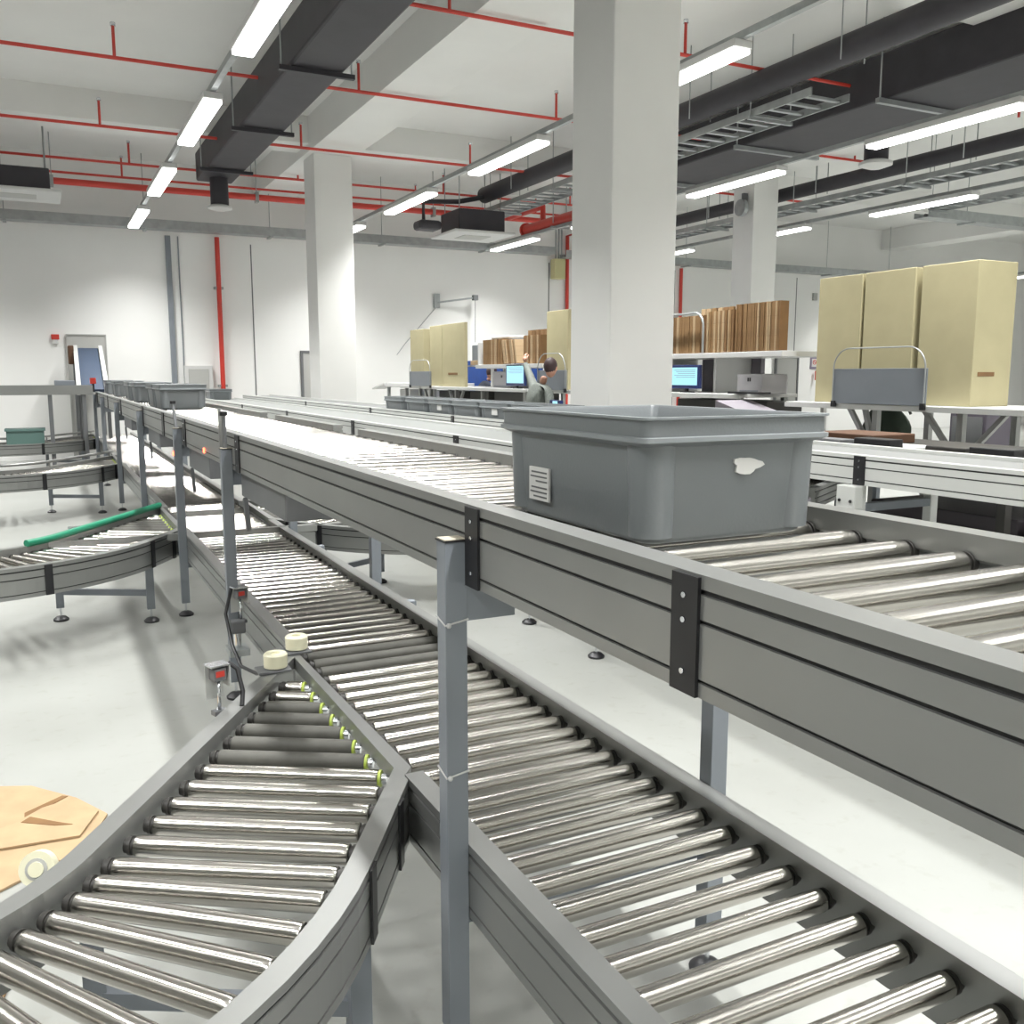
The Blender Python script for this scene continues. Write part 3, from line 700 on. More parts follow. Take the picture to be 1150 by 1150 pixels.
# ------------------------------------------------------------------ totes
def tote_parts(t, L=.60, Wd=.43, H=.238, sticker=True):
    """long side along y, open box with ledge, rim, rounded corner ribs"""
    def rr(w, l, r, n=5):
        out = []
        for cx, cy, a0 in ((w / 2 - r, l / 2 - r, 0), (-w / 2 + r, l / 2 - r, 90), (-w / 2 + r, -l / 2 + r, 180), (w / 2 - r, -l / 2 + r, 270)):
            for k in range(n): a = R(a0 + 90 * k / (n - 1)); out.append((cx + r * math.cos(a), cy + r * math.sin(a)))
        return out
    levels = [(-.040, 0, .028), (-.034, .004, .03), (-.032, .010, .03), (-.019, H - .056, .03), (-.004, H - .048, .022), (0, H - .046, .02), (0, H - .038, .02), (-.006, H - .036, .02),
              (-.006, H - .006, .02), (0, H - .004, .02), (0, H, .02), (-.014, H, .016), (-.018, H - .006, .016), (-.022, H - .03, .016), (-.030, H - .05, .02), (-.042, .012, .02)]
    vs = []; fs = []
    for off, z, r in levels:
        for x, y in rr(Wd + 2 * off, L + 2 * off, r): vs.append((x, y, z))
    n = 20
    for i in range(len(levels) - 1):
        for k in range(n): fs.append((i * n + k, i * n + (k + 1) % n, (i + 1) * n + (k + 1) % n, (i + 1) * n + k))
    fs.append(tuple(range(n))[::-1]); fs.append(tuple((len(levels) - 1) * n + k for k in range(n)))
    me = MB(); me.v = [Vector(v) + t.location for v in vs]; me.f = [list(f) for f in fs]; me.mi = [0] * len(fs); me.sm = [True] * len(fs); me.mats = [TOTE]
    for i in range(len(fs)):
        if (i // n) in (4, 5, 6, 8, 9, 10): me.mi[i] = 1
    me.mats.append(TOTE_L)
    me.build('tote_body', t)
    # corner ribs
    hx = Wd / 2 - .0275; hy = L / 2 - .0275
    for sx in (-1, 1):
        for sy in (-1, 1):
            c = Vector((sx * (hx - .032), sy * (hy - .032), 0)) + t.location
            MB().cyl(c + Vector((0, 0, .012)), c + Vector((0, 0, H - .05)), .041, TOTE, n=28, r1=.047).build('corner_column', t)
ZRU = ZU - .0305
big = thing('tote', 'large dark grey plastic tote in the foreground on the raised conveyor', 'tote', (1.178, 1.68, ZRU))
tote_parts(big, Wd=.452)
mb = MB(); x = .9735 + .0075
y0 = 1.765
mb.box(x - .010, x - .005, y0, y0 + .09, 1.375, 1.448, PAPER); q = mb.build('shipping_label', big)
q['label'] = 'white printed label'
mb = MB()
for k, (w, zz) in enumerate(((.07, 1.438), (.075, 1.428), (.05, 1.418), (.07, 1.404), (.075, 1.394), (.06, 1.384))):
    mb.box(x - .0112, x - .0099, y0 + .008, y0 + .008 + w, zz - .0022, zz + .0012, PAINT_D)
o = mb.build('label_text', big); o.parent = q
mb = MB()
import mathutils
pts = []
for k in range(18):
    a = 2 * PI * k / 18; r = 1 + .18 * math.sin(3 * a + 1) + .1 * math.cos(5 * a)
    pts.append((1.205 + .034 * r * math.cos(a), 1.478 + .016 * r * math.sin(a)))
ysm = 1.4005
vs = [(px, ysm - .003, pz) for px, pz in pts] + [(px, ysm + .004, pz) for px, pz in pts]
mb.add(vs, [list(range(18)), list(range(18, 36))[::-1]] + [(i, (i + 1) % 18, 18 + (i + 1) % 18, 18 + i) for i in range(18)], PAPER)
mb.build('torn_sticker', big)['label'] = 'white sticker remnant'
# distant totes on the raised conveyor
ft = None
for (y, lab) in ((9.42, 'nearest of the distant grey totes on the raised conveyor'), (10.07, 'second of the distant grey totes on the raised conveyor'),
                 (12.0, 'third of the distant grey totes on the raised conveyor'), (12.9, 'fourth of the distant grey totes on the raised conveyor'),
                 (15.3, 'fifth of the distant grey totes on the raised conveyor'), (17.2, 'farthest grey tote on the raised conveyor, by the incline belt')):
    if ft is None:
        ft = thing('tote', lab, 'tote', (1.172, y, ZRU), 'grey totes queued far along the raised conveyor'); tote_parts(ft, H=.225)
    else:
        c = copy_tree(ft, None, (1.172, y, ZRU)); c['label'] = lab
# totes on D
sm = None
names = ['rightmost visible of the small totes in the row beyond, just left of the big tote', 'second small tote from the right in the row beyond', 'third small tote from the right in the row beyond',
         'fourth small tote from the right in the row beyond', 'fifth small tote from the right in the row beyond', 'leftmost of the small grey totes in the row beyond']
for k, y in enumerate((7.02, 7.68, 8.34, 9.0, 9.68, 10.40)):
    p = (3.84, y, 1.262 - .0175)
    if sm is None:
        sm = thing('tote', names[k], 'tote', p, 'small grey totes on the light conveyor'); tote_parts(sm, L=.62, Wd=.40, H=.155)
    else:
        c = copy_tree(sm, None, p); c['label'] = names[k]
        if k in (1, 3): MB().bbox(p[0] - .184, p[0] - .174, p[1] - .06, p[1] + .05, p[2] + .045, p[2] + .105, PAPER, .001).build('sticker', c)
t = thing('tote', 'small grey tote by itself on the long light conveyor right of the distant queue', 'tote', (3.05, 18.75, 1.181)); tote_parts(t, L=.6, H=.2)

# ------------------------------------------------------------------ packing stations (line X = 6)
XP = 6.0
def tall_carton(y0, y1, z0, z1, label, slot=None, depth=.14, x=XP):
    t = thing('beige_carton', label, 'carton', (x + depth / 2, (y0 + y1) / 2, z0), 'tall beige cartons standing on the packing benches')
    MB().bbox(x, x + depth, y0, y1, z0, z1, BEIGE, .006).build('body', t)
    if slot == 'front':
        yc = (y0 + y1) / 2 + .02
        MB().bbox(x - .004, x + .002, yc - .19, yc + .19, z0 + .19, z0 + .225, CARD2, .002).build('hand_hole', t)
    if slot == 'side':
        MB().bbox(x + .06, x + .24, y0 - .003, y0 + .002, z0 + .22, z0 + .25, CARD2, .001).build('hand_hole', t)
def bench(y0, y1, ztop, label, legs, depth=.75, x=XP - .12):
    t = thing('packing_bench', label, 'bench', (x + depth / 2, (y0 + y1) / 2, 0), None)
    MB().bbox(x, x + depth, y0, y1, ztop - .035, ztop, WHITE, .004).build('worktop', t)
    MB().box(x - .015, x, y0, y1, ztop - .045, ztop - .005, ALU_L).build('edge_rail', t)
    for (y, dgs) in legs:
        post(t, x + .05, x + .10, y - .025, y + .025, ztop - .035, cap=False, mtl=ALU)
        post(t, x + depth - .1, x + depth - .05, y - .025, y + .025, ztop - .035, cap=False, mtl=ALU)
        for dy in dgs: MB().obar((x + .075, y, ztop - .42), (x + .075, y + dy, ztop - .04), .035, .035, ALU).build('diagonal_brace', t)
    return t
bench(4.0, 6.35, 1.42, 'white packing bench holding the three beige cartons at the right', [(5.05 + .35, (.28, .12)), (4.62, (.32, -.35))])
tall_carton(5.66, 6.13, 1.42, 2.46, 'left one of the three tall beige cartons on the right bench', depth=.42)
tall_carton(5.14, 5.63, 1.42, 2.46, 'middle one of the three tall beige cartons on the right bench', depth=.42)
tall_carton(4.60, 5.08, 1.42, 2.46, 'nearest of the three tall beige cartons on the right bench, with a hand hole', 'side', depth=.42)
def bag_holder(y0, y1, z0, z1, hoop, label, x=XP - .137):
    t = thing('bag_holder', label, 'holder', (x, (y0 + y1) / 2, z0), 'grey panels with wire hoops on the bench fronts')
    MB().bbox(x - .012, x, y0, y1, z0, z1, PAINT, .003).build('panel', t)
    r = (hoop - z1); pts = []
    for k in range(9):
        a = PI - (PI / 2) * k / 8; pts.append((x - .02, y0 + .01 + r + r * math.cos(a), z1 + r * math.sin(a)))
    pts2 = []
    for k in range(9):
        a = PI / 2 * (1 - k / 8); pts2.append((x - .02, y1 - .01 - r + r * math.cos(a), z1 + r * math.sin(a)))
    MB().tube([(x - .02, y0 + .01, z0)] + pts + pts2 + [(x - .02, y1 - .01, z0)], .006, GALV, 8).build('wire_hoop', t)
    for y in (y0 + .02, y1 - .02): MB().bbox(x - .03, x + .0, y - .02, y + .02, z0 - .03, z0 + .02, BLACK, .004).build('clamp', t)
bag_holder(4.86, 5.78, 1.42, 1.70, 1.86, 'wide blue-grey panel with a wire hoop in front of the right beige cartons')
# station with the lit screen
bench(6.95, 8.55, 1.47, 'white packing bench with the lit monitor right of the middle column', [(7.05, ()), (8.3, ())], .7)
t = thing('shelf_unit', 'white overhead shelf carrying brown cartons right of the middle column', 'shelf', (6.3, 7.4, 1.47))
MB().bbox(5.95, 6.65, 6.5, 8.6, 1.815, 1.865, WHITE, .004).build('shelf_board', t)
MB().box(6.55, 6.6, 7.45, 8.40, 1.47, 1.815, mat('dark back panel', (.16, .15, .17), .6)).build('back_panel', t)
for y in (7.62, 8.5): MB().box(6.1, 6.55, y - .02, y + .02, 1.47, 1.815, WHITE).build('side_panel', t)
MB().box(6.56, 6.60, 6.58, 6.62, 0, 1.815, WHITE).build('side_panel', t)
def monitor(y0, y1, z0, z1, label, x=XP - .05, yaw=0):
    t = thing('monitor', label, 'screen', (x, (y0 + y1) / 2, z0))
    MB().bbox(x, x + .04, y0, y1, z0 + .04, z1, mat('navy bezel', (.01, .02, .10), .4), .006).build('bezel', t)
    MB().box(x - .003, x, y0 + .03, y1 - .03, z0 + .075, z1 - .025, SCREEN).build('screen', t)
    mb = MB()
    for k in range(5):
        zz = z1 - .05 - .018 * k; mb.box(x - .0045, x - .003, y0 + .06, y1 - .08 - .03 * (k % 3), zz - .002, zz + .002, PAINT)
    mb.build('screen_text', t)
    MB().bbox(x + .01, x + .08, (y0 + y1) / 2 - .08, (y0 + y1) / 2 + .08, z0 - .0, z0 + .012, BLACK, .003).bbox(x + .02, x + .05, (y0 + y1) / 2 - .02, (y0 + y1) / 2 + .02, z0 + .01, z0 + .06, BLACK, .003).build('stand', t)
monitor(7.68, 8.17, 1.47, 1.75, 'lit blue-white monitor on the bench right of the middle column')
def printer(y0, y1, z0, z1, label, x=XP + .05):
    t = thing('label_printer', label, 'printer', (x + .15, (y0 + y1) / 2, z0))
    MB().bbox(x, x + .32, y0, y1, z0, z1, mat('printer beige', (.40, .39, .41), .5), .012).build('body', t)
    yc = (y0 + y1) / 2
    mb = MB()
    for s in (-1, 1): mb.box(x - .003, x, yc + s * .014 - .009, yc + s * .014 + .009, z0 + (z1 - z0) * .62, z0 + (z1 - z0) * .62 + .035, BLACK)
    mb.build('front_mark', t)
    MB().box(x - .004, x + .01, y0 + .05, y1 - .05, z0 + .02, z0 + .035, PAINT).build('paper_slot', t)
printer(6.86, 7.22, 1.47, 1.66, 'grey label printer at the right end of the bench with the lit monitor')
tag(MB().bbox(5.80, 5.95, 6.62, 7.05, 1.475, 1.495, BLACK, .004).build('keyboard', None, (5.87, 6.8, 1.475)), 'black keyboard at the right end of the bench in front of the printer', 'keyboard')
t = thing('display_terminal', 'small dark terminal with a bright lit face below the bench right of the middle column', 'screen', (5.3, 6.4, 1.30))
MB().bbox(5.32, 5.37, 6.25, 6.42, 1.20, 1.33, mat('navy bezel', (.01, .02, .10), .4), .005).build('bezel', t); MB().box(5.316, 5.32, 6.28, 6.36, 1.25, 1.31, SCREEN).build('screen', t)
MB().cyl((5.35, 6.33, .03), (5.35, 6.33, 1.2), .02, BLACK, n=8).cyl((5.35, 6.33, 0), (5.35, 6.33, .03), .14, BLACK, n=16).build('stand', t)
t = thing('display_terminal', 'small dark terminal with a lit face just left of the middle column', 'screen', (5.3, 10, 1.3))
MB().bbox(5.32, 5.37, 9.42, 9.66, 1.22, 1.36, mat('navy bezel', (.01, .02, .10), .4), .005).build('bezel', t); MB().box(5.316, 5.32, 9.47, 9.58, 1.29, 1.35, SCREEN).build('screen', t)
MB().cyl((5.35, 9.54, .03), (5.35, 9.54, 1.22), .02, BLACK, n=8).cyl((5.35, 9.54, 0), (5.35, 9.54, .03), .14, BLACK, n=16).build('stand', t)
t = thing('sloped_cover', 'grey sloped sheet cover standing beside the right bench behind the big tote', 'cover', (5.2, 6.3, 0))
MB().add([(5.5, 6.85, 1.42), (5.5, 5.85, 1.18), (5.9, 5.85, 1.18), (5.9, 6.85, 1.42), (5.5, 6.85, 0.5), (5.5, 5.85, .5), (5.9, 5.85, .5), (5.9, 6.85, .5)],
         [(0, 1, 2, 3), (4, 7, 6, 5), (0, 4, 5, 1), (1, 5, 6, 2), (2, 6, 7, 3), (3, 7, 4, 0)], mat('violet grey sheet', (.26, .24, .27), .5)).build('sheet', t)
MB().box(5.52, 5.57, 5.87, 5.92, 0, .5, PAINT_D).build('leg', t); MB().box(5.83, 5.88, 6.78, 6.83, 0, .5, PAINT_D).build('leg', t)

# cartons: one flat folded carton, copied
def carton_mesh(w, h, th, m):
    mb = MB()
    mb.box(0, w, -th / 2, th / 2, 0, h, m)
    mb.box(0, w, -th / 2 - .0008, th / 2 + .0008, h * .30, h * .305, CARD2); mb.box(0, w, -th / 2 - .0008, th / 2 + .0008, h * .70, h * .705, CARD2)
    o = mb.build('folded_carton'); d = o.data; bpy.data.objects.remove(o); return d
def bundle(y0, y1, n, z, h, w, label, group, x=XP, lean=0., mats=(CARD, CARD2, CARD3), jit=.015):
    th = (y1 - y0) / n * .82
    meshes = [carton_mesh(w, h, th, m) for m in mats]
    for k in range(n):
        y = y0 + (k + .5) * (y1 - y0) / n
        o = bpy.data.objects.new('folded_carton', meshes[random.choice((0, 0, 1, 2)) % len(meshes)]); COL.objects.link(o)
        ln = lean * (1 if lean > 0 else 1) + random.uniform(-.006, .006)
        o.location = (x + random.uniform(0, jit), y, z + .004 + abs(ln) * th); o.rotation_euler = (ln, 0, random.uniform(-.01, .01))
        tag(o, label, 'carton', group)
zs = 1.866
bundle(7.70, 8.25, 12, zs, .375, .12, 'brown folded carton in the shorter bundle next to the middle column, right side', 'short cartons next to the middle column')
bundle(7.20, 7.62, 12, zs, .40, .12, 'brown folded carton in the middle bundle on the shelf above the lit monitor', 'middle bundle of cartons on the right shelf', x=XP - .03)
bundle(6.56, 7.16, 28, zs, .44, .10, 'brown folded carton in the tall tight bundle at the right end of the shelf', 'tall bundle of cartons at the right end of the shelf', x=XP - .04, lean=-.0)
bundle(7.66, 8.2, 6, zs, .47, .03, 'large brown sheet standing behind the middle bundle of cartons', 'large brown sheets behind the middle bundle', x=XP + .35, jit=.01)
t = thing('wire_arch', 'grey tube arch holding the short carton bundle on the right shelf', 'bracket', (5.95, 7.9, zs))
MB().tube([(5.955, 7.64, zs), (5.955, 7.64, zs + .26)] + [(5.955, 7.64 + .14 - .14 * math.cos(a), zs + .26 + .14 * math.sin(a)) for a in [PI / 2 * k / 6 for k in range(1, 7)]] + [(5.955, 8.4, zs + .40)], .012, GALV, 8).build('tube', t)

# station behind, with the workers
bench(11.35, 15.3, 1.46, 'long white packing bench with the blue backdrop left of the middle column', [(11.5, ()), (12.9, ()), (13.9, (.3, -.3)), (15.0, (.3,))], .75)
t = thing('shelf_unit', 'white overhead shelf carrying brown cartons left of the middle column', 'shelf', (6.3, 12, 1.46))
MB().bbox(5.95, 6.65, 11.02, 13.15, 1.745, 1.80, WHITE, .004).build('shelf_board', t)
for y in (11.06, 13.1): MB().box(6.4, 6.6, y - .02, y + .02, 1.46, 1.745, WHITE).build('side_panel', t)
MB().box(6.0, 6.6, 13.13, 13.17, 1.80, 2.13, WHITE).build('side_panel', t)
zs = 1.801
bundle(12.35, 13.0, 14, zs, .36, .15, 'brown folded carton in the upright bundle at the left end of the left shelf', 'cartons at the left end of the left shelf')
bundle(11.85, 12.28, 9, zs, .34, .15, 'pale brown folded carton leaning over in the middle of the left shelf', 'leaning cartons in the middle of the left shelf', lean=-.25, mats=(CARD3, CARD, CARD3))
bundle(11.18, 11.65, 11, zs, .38, .12, 'brown folded carton in the bundle at the right end of the left shelf', 'cartons at the right end of the left shelf')
bundle(11.95, 12.6, 5, zs, .50, .03, 'large brown sheet standing behind the cartons on the left shelf', 'large brown sheets on the left shelf', x=XP + .55, jit=.01, mats=(CARD2, CARD))
tag(MB().bbox(6.1, 6.5, 12.3, 12.9, zs + .37, zs + .42, WHITE, .02).build('plastic_wrap_roll', None, (6.3, 12.6, zs + .37)), 'pale plastic wrapping lying on top of the left carton bundle', 'wrap')
tag(MB().bbox(7.7, 7.75, 14.3, 17.5, 0.0, 1.93, BLUE, .01).build('blue_partition', None, (7.7, 15.9, 0)), 'blue partition standing behind the left packing bench', 'partition')
tag(MB().bbox(6.02, 6.3, 13.2, 13.5, 1.80, 1.87, CARD3, .01).build('small_carton', None, (6.2, 13.3, 1.8)), 'small orange-brown carton beside the left end of the left shelf', 'carton')
tag(MB().bbox(6.25, 6.35, 13.22, 13.95, 1.87, 2.12, PAINT, .01).build('partition_board', None, (6.3, 13.6, 1.87)), 'grey panel between the beige cartons and the left shelf', 'panel')
MBs = MB().box(6.2, 6.65, 13.2, 14.0, 1.78, 1.80, WHITE).box(6.6, 6.64, 13.94, 13.98, 1.46, 1.78, WHITE).box(6.6, 6.64, 13.22, 13.26, 1.46, 1.78, WHITE)
tag(MBs.build('side_shelf', None, (6.4, 13.6, 1.46)), 'small white side shelf under the small orange-brown carton', 'shelf')
monitor(11.52, 12.10, 1.46, 1.80, 'lit monitor behind the raised arm of the person in the grey shirt')
monitor(11.12, 11.42, 1.46, 1.78, 'small monitor right of the raised arm, at the end of the left bench', x=XP + .2)
printer(12.14, 12.74, 1.46, 1.70, 'grey label printer on the bench left of the lit monitor and the reaching person')
tall_carton(13.66, 14.60, 1.46, 2.47, 'widest tall beige carton, left group, with a slot hand hole', 'front', depth=.05)
tall_carton(14.66, 15.20, 1.46, 2.47, 'middle beige carton of the left group, partly behind the wire hoop', x=XP + .02)
tall_carton(15.45, 16.1, 1.46, 2.44, 'leftmost tall beige carton, at the end of the left bench')
bench(15.32, 16.3, 1.46, 'small bench end under the leftmost beige carton', [(15.5, ()), (16.2, ())], .7)
tall_carton(10.42, 10.98, 1.46, 2.47, 'single tall beige carton just left of the middle column')
bench(9.3, 11.0, 1.46, 'white bench end left of the middle column under the single beige carton', [(9.5, ()), (10.9, ())], .7)
bag_holder(14.75, 15.75, 1.46, 1.71, 1.90, 'blue-grey panel with a wire hoop in front of the left beige cartons')
bag_holder(10.2, 10.95, 1.46, 1.71, 1.92, 'blue-grey panel with a wire hoop beside the middle column')
# dark boxes below the benches
k = 0
for (x, y0, y1, z0, z1, m_, lab) in ((6.1, 13.0, 13.7, .9, 1.40, DARK, 'dark box under the left packing bench, left one'),
                                 (6.1, 11.6, 12.8, .9, 1.40, DARK, 'wide dark box under the left packing bench, right one'),
                                 (6.1, 14.1, 15.0, .9, 1.38, DARK, 'dark box under the bench below the beige cartons, left group'),
                                 (6.15, 6.9, 8.3, .8, 1.40, DARK, 'long dark box under the bench with the lit monitor')):
    t = thing('storage_box', lab, 'box', (x + .2, (y0 + y1) / 2, 0))
    MB().bbox(x, x + .45, y0, y1, z0, z1, m_, .01).build('body', t)
    for yy in (y0 + .05, y1 - .05): MB().box(x + .02, x + .06, yy - .02, yy + .02, 0, z0, PAINT_D).box(x + .38, x + .42, yy - .02, yy + .02, 0, z0, PAINT_D).build('leg', t)
# clutter table behind the right part of D
t = thing('side_table', 'dark low table behind the light conveyor at the right, covered with tools', 'table', (5.0, 4.6, 0))
MB().bbox(4.30, 5.55, 3.0, 6.2, 1.172, 1.20, DARK, .005).build('table_top', t)
for x in (4.36, 5.5):
    for y in (3.1, 6.1): MB().box(x - .025, x + .025, y - .025, y + .025, 0, 1.172, DARK).build('leg', t)
tag(MB().bbox(4.8, 5.2, 4.38, 4.9, 1.201, 1.262, WOODDK, .006).build('open_carton', None, (5.0, 4.5, 1.201)), 'dark brown carton on the dark table under the right packing bench', 'carton')
tag(MB().bbox(4.45, 4.70, 3.75, 4.2, 1.201, 1.235, WHITE, .003).build('document_tray', None, (4.55, 4.0, 1.201)), 'white tray lying on the dark table near the brown carton', 'tray')
labs = [('tool_case', 'flat dark tool case', BLACK), ('folded_cloth', 'folded dark cloth', DARK), ('battery_pack', 'small black battery pack', BLACK), ('scanner_cradle', 'dark scanner cradle', PAINT_D),
        ('tape_dispenser', 'black tape dispenser', BLACK), ('cable_box', 'grey cable box', PAINT_D), ('tray', 'low dark tray', DARK), ('hand_tool', 'dark red handled tool', RED)]
for k, (nm, lb, m_) in enumerate(labs):
    y = 3.1 + .36 * k; x = 4.34 if 3.6 < y < 4.3 else 4.40 + .10 * (k % 2); hh = (.07, .05, .08, .06, .075, .10, .08, .06)[k]
    x = 4.32 if 3.6 < y < 4.3 else x
    o = MB().bbox(x, x + .12, y, y + .26, 1.201, 1.201 + hh, m_, .006).build(nm, None, (x, y, 1.201))
    tag(o, lb + ' lying on the dark table at the right', 'tool')
t = thing('machine_cabinet', 'dark machine cabinet below the light conveyor at the right edge', 'cabinet', (5.1, 3.0, 0))
MB().bbox(4.6, 5.4, 2.2, 3.15, 0, .90, mat('dark plum panel', (.045, .038, .045), .5), .01).build('body', t); MB().bbox(4.585, 4.6, 2.3, 3.05, .1, .82, DARK, .004).build('door', t)
t = thing('machine_cabinet', 'second dark cabinet below the light conveyor, left of the first', 'cabinet', (5.0, 3.7, 0))
MB().bbox(4.62, 5.4, 3.2, 4.2, 0, .88, mat('dark plum panel', (.045, .038, .045), .5), .01).build('body', t); MB().bbox(4.605, 4.62, 3.3, 4.1, .1, .8, DARK, .004).build('door', t)
t = thing('machine_cabinet', 'tall violet-grey cabinet behind the brace of the right bench', 'cabinet', (7.2, 5.1, 0))
MB().bbox(7.0, 7.4, 5.2, 5.55, 0, 1.36, mat('plum sheet', (.08, .07, .09), .5), .01).build('body', t); MB().box(6.99, 7.0, 5.23, 5.52, .1, 1.3, PAINT_D).build('door', t)
# far bench left of the beige cartons
t = thing('work_table', 'white work table near the back wall, behind the leftmost small tote', 'table', (7.6, 16.6, 0))
MB().bbox(6.5, 7.4, 16.4, 19.0, 1.40, 1.49, WHITE, .01).build('table_top', t)
for x in (6.55, 7.3):
    for y in (16.5, 18.9): MB().box(x - .03, x + .03, y - .03, y + .03, 0, 1.40, GALV).build('leg', t)
MB().obar((6.6, 18.95, 1.46), (6.6, 19.7, 1.36), .3, .03, WHITE).build('sloped_flap', t)
t = thing('rack_box', 'grey slotted rack box standing on the white work table near the back wall', 'box', (7.1, 17.5, 1.49))
MB().bbox(6.7, 7.1, 16.6, 17.55, 1.49, 1.82, DOORG, .01).build('body', t)
for (a, b) in ((16.85, 16.98), (17.3, 17.4)): MB().box(6.69, 6.70, a, b, 1.56, 1.80, DARK).build('slot', t)
for (y, lab) in ((16.8, 'white carton under the far work table, right one'), (18.2, 'white carton under the far work table, left one')):
    t = thing('storage_carton', lab, 'box', (6.9, y, 0)); MB().bbox(6.65, 7.2, y - .3, y + .3, .6, 1.36, WHITE, .01).build('body', t)
    for q in (-.25, .25): MB().box(6.7, 7.15, y + q - .03, y + q + .03, 0, .6, GALV).build('leg', t)

# ------------------------------------------------------------------ people
def skinned(name, parent, joints, edges, m, root=0, sub=2):
    me = bpy.data.meshes.new(name); off = parent.location
    me.from_pydata([tuple(Vector(j[0]) - off) for j in joints], edges, [])
    me.materials.append(m); o = bpy.data.objects.new(name, me); COL.objects.link(o); o.parent = parent
    md = o.modifiers.new('Skin', 'SKIN'); md.use_smooth_shade = True
    for i, j in enumerate(joints):
        r = j[1]; me.skin_vertices[0].data[i].radius = r if isinstance(r, tuple) else (r, r)
    for i in range(len(joints)): me.skin_vertices[0].data[i].use_root = (i == root)
    s = o.modifiers.new('Subsurf', 'SUBSURF'); s.levels = sub; s.render_levels = sub
    return o
def head(parent, c, face, m=SKIN):
    c = Vector(c); fdir = Vector(face).normalized(); rgt = fdir.cross(Vector((0, 0, 1))).normalized(); upv = rgt.cross(fdir)
    def ell(name, ctr, rx, ry, rz, mt, n=16):
        bm = bmesh.new(); bmesh.ops.create_uvsphere(bm, u_segments=n, v_segments=12, radius=1)
        for v in bm.verts:
            co = v.co; jaw = 1 - .22 * max(0, -co.z)
            v.co = ctr + rgt * co.x * rx * jaw + fdir * co.y * ry * (1 - .1 * max(0, -co.z)) + upv * co.z * rz
        return MB().bm(bm, mt, True)
    h = ell('head', c, .075, .095, .115, m)
    h.v += []; o = h.build('head', parent)
    f = MB()
    for s in (-1, 1):
        b2 = c + fdir * .088 + rgt * s * .032 + upv * .005
        f.cyl(b2, b2 + fdir * .006, .011, WHITE, n=10); f.cyl(b2 + fdir * .006, b2 + fdir * .008, .006, BLACK, n=8)
        e = c + rgt * s * .076 - upv * .005; f.obar(e - upv * .028, e + upv * .028, .012, .03, m)
    f.add([c + fdir * .09 + upv * .02, c + fdir * .088 - upv * .03 + rgt * .016, c + fdir * .088 - upv * .03 - rgt * .016, c + fdir * .118 - upv * .028], [(0, 1, 3), (0, 3, 2), (1, 2, 3), (0, 2, 1)], m)
    f.obar(c + fdir * .082 - upv * .055 - rgt * .022, c + fdir * .082 - upv * .055 + rgt * .022, .01, .01, mat('lips', (.30, .10, .09), .5))
    q = f.build('face_features', parent)
    hr = ell('hair', c + upv * .022 - fdir * .016, .084, .098, .112, HAIR)
    ob = hr.build('hair', parent)
def hand(parent, w, d, curl, m=SKIN):
    """palm plus five fingers from wrist w along d"""
    w = Vector(w); d = Vector(d).normalized(); side = d.cross(Vector(curl)).normalized(); cd = Vector(curl).normalized()
    J = [(w - d * .02, .024), (w + d * .03, (.034, .02)), (w + d * .07, (.036, .018))]; E_ = [(0, 1), (1, 2)]
    for k, (s, ln) in enumerate(((-.028, .062), (-.010, .075), (.009, .070), (.026, .055))):
        b = w + d * .078 + side * s; i = len(J)
        J += [(b, .0095), (b + d * ln * .5 + cd * .01, .009), (b + d * ln * .85 + cd * .03, .0075)]; E_ += [(2, i), (i, i + 1), (i + 1, i + 2)]
    b = w + d * .03 - side * .034; i = len(J)
    J += [(b, .011), (b - side * .018 + d * .028 + cd * .012, .0095), (b - side * .02 + d * .05 + cd * .025, .008)]; E_ += [(1, i), (i, i + 1), (i + 1, i + 2)]
    return skinned('hand', parent, J, E_, m, root=1, sub=1)
# person A: grey shirt, reaching up to the cartons with the left-hand arm
px, py = 5.55, 10.36
pa = thing('person', 'person in a grey-green shirt leaning left and reaching up to the carton shelf', 'person', (px, py, 0))
hip = (px, py - .02, .93); ch = (px + .03, py + .03, 1.28); nk = (px + .05, py + .0, 1.53)
J = [(hip, (.17, .13)), ((px + .01, py + .03, 1.08), (.175, .12)), (ch, (.20, .13)), ((px + .04, py + .04, 1.45), (.14, .10)), (nk, .055),
     ((px + .04, py + .19, 1.48), .07), ((px + .10, py + .42, 1.63), .055), ((px + .16, py + .68, 1.80), .040),
     ((px + .04, py - .20, 1.44), .062), ((px - .02, py - .30, 1.20), .048), ((px + .14, py - .24, 1.02), .038)]
skinned('shirt', pa, J, [(0, 1), (1, 2), (2, 3), (3, 4), (3, 5), (5, 6), (6, 7), (3, 8), (8, 9), (9, 10)], SHIRT)
LJ = [(hip, (.15, .12)), ((px, py + .1, .86), .095), ((px - .01, py + .12, .50), .065), ((px, py + .13, .10), .045), ((px + .12, py + .13, .045), .04),
      ((px, py - .12, .86), .095), ((px - .01, py - .14, .50), .065), ((px, py - .15, .10), .045), ((px + .12, py - .15, .045), .04)]
skinned('trousers', pa, LJ, [(0, 1), (1, 2), (2, 3), (3, 4), (0, 5), (5, 6), (6, 7), (7, 8)], DARKCL)
hand(pa, (px + .18, py + .715, 1.835), (.2, .5, .6), (.6, 0, -.4)); hand(pa, (px + .18, py - .22, 1.0), (.8, .2, -.4), (0, 0, -1))
skinned('neck', pa, [(nk, .05), ((px + .07, py - .03, 1.64), .05)], [(0, 1)], SKIN, sub=1)
head(pa, (px + .10, py - .13, 1.73), (.8, .55, -.2))
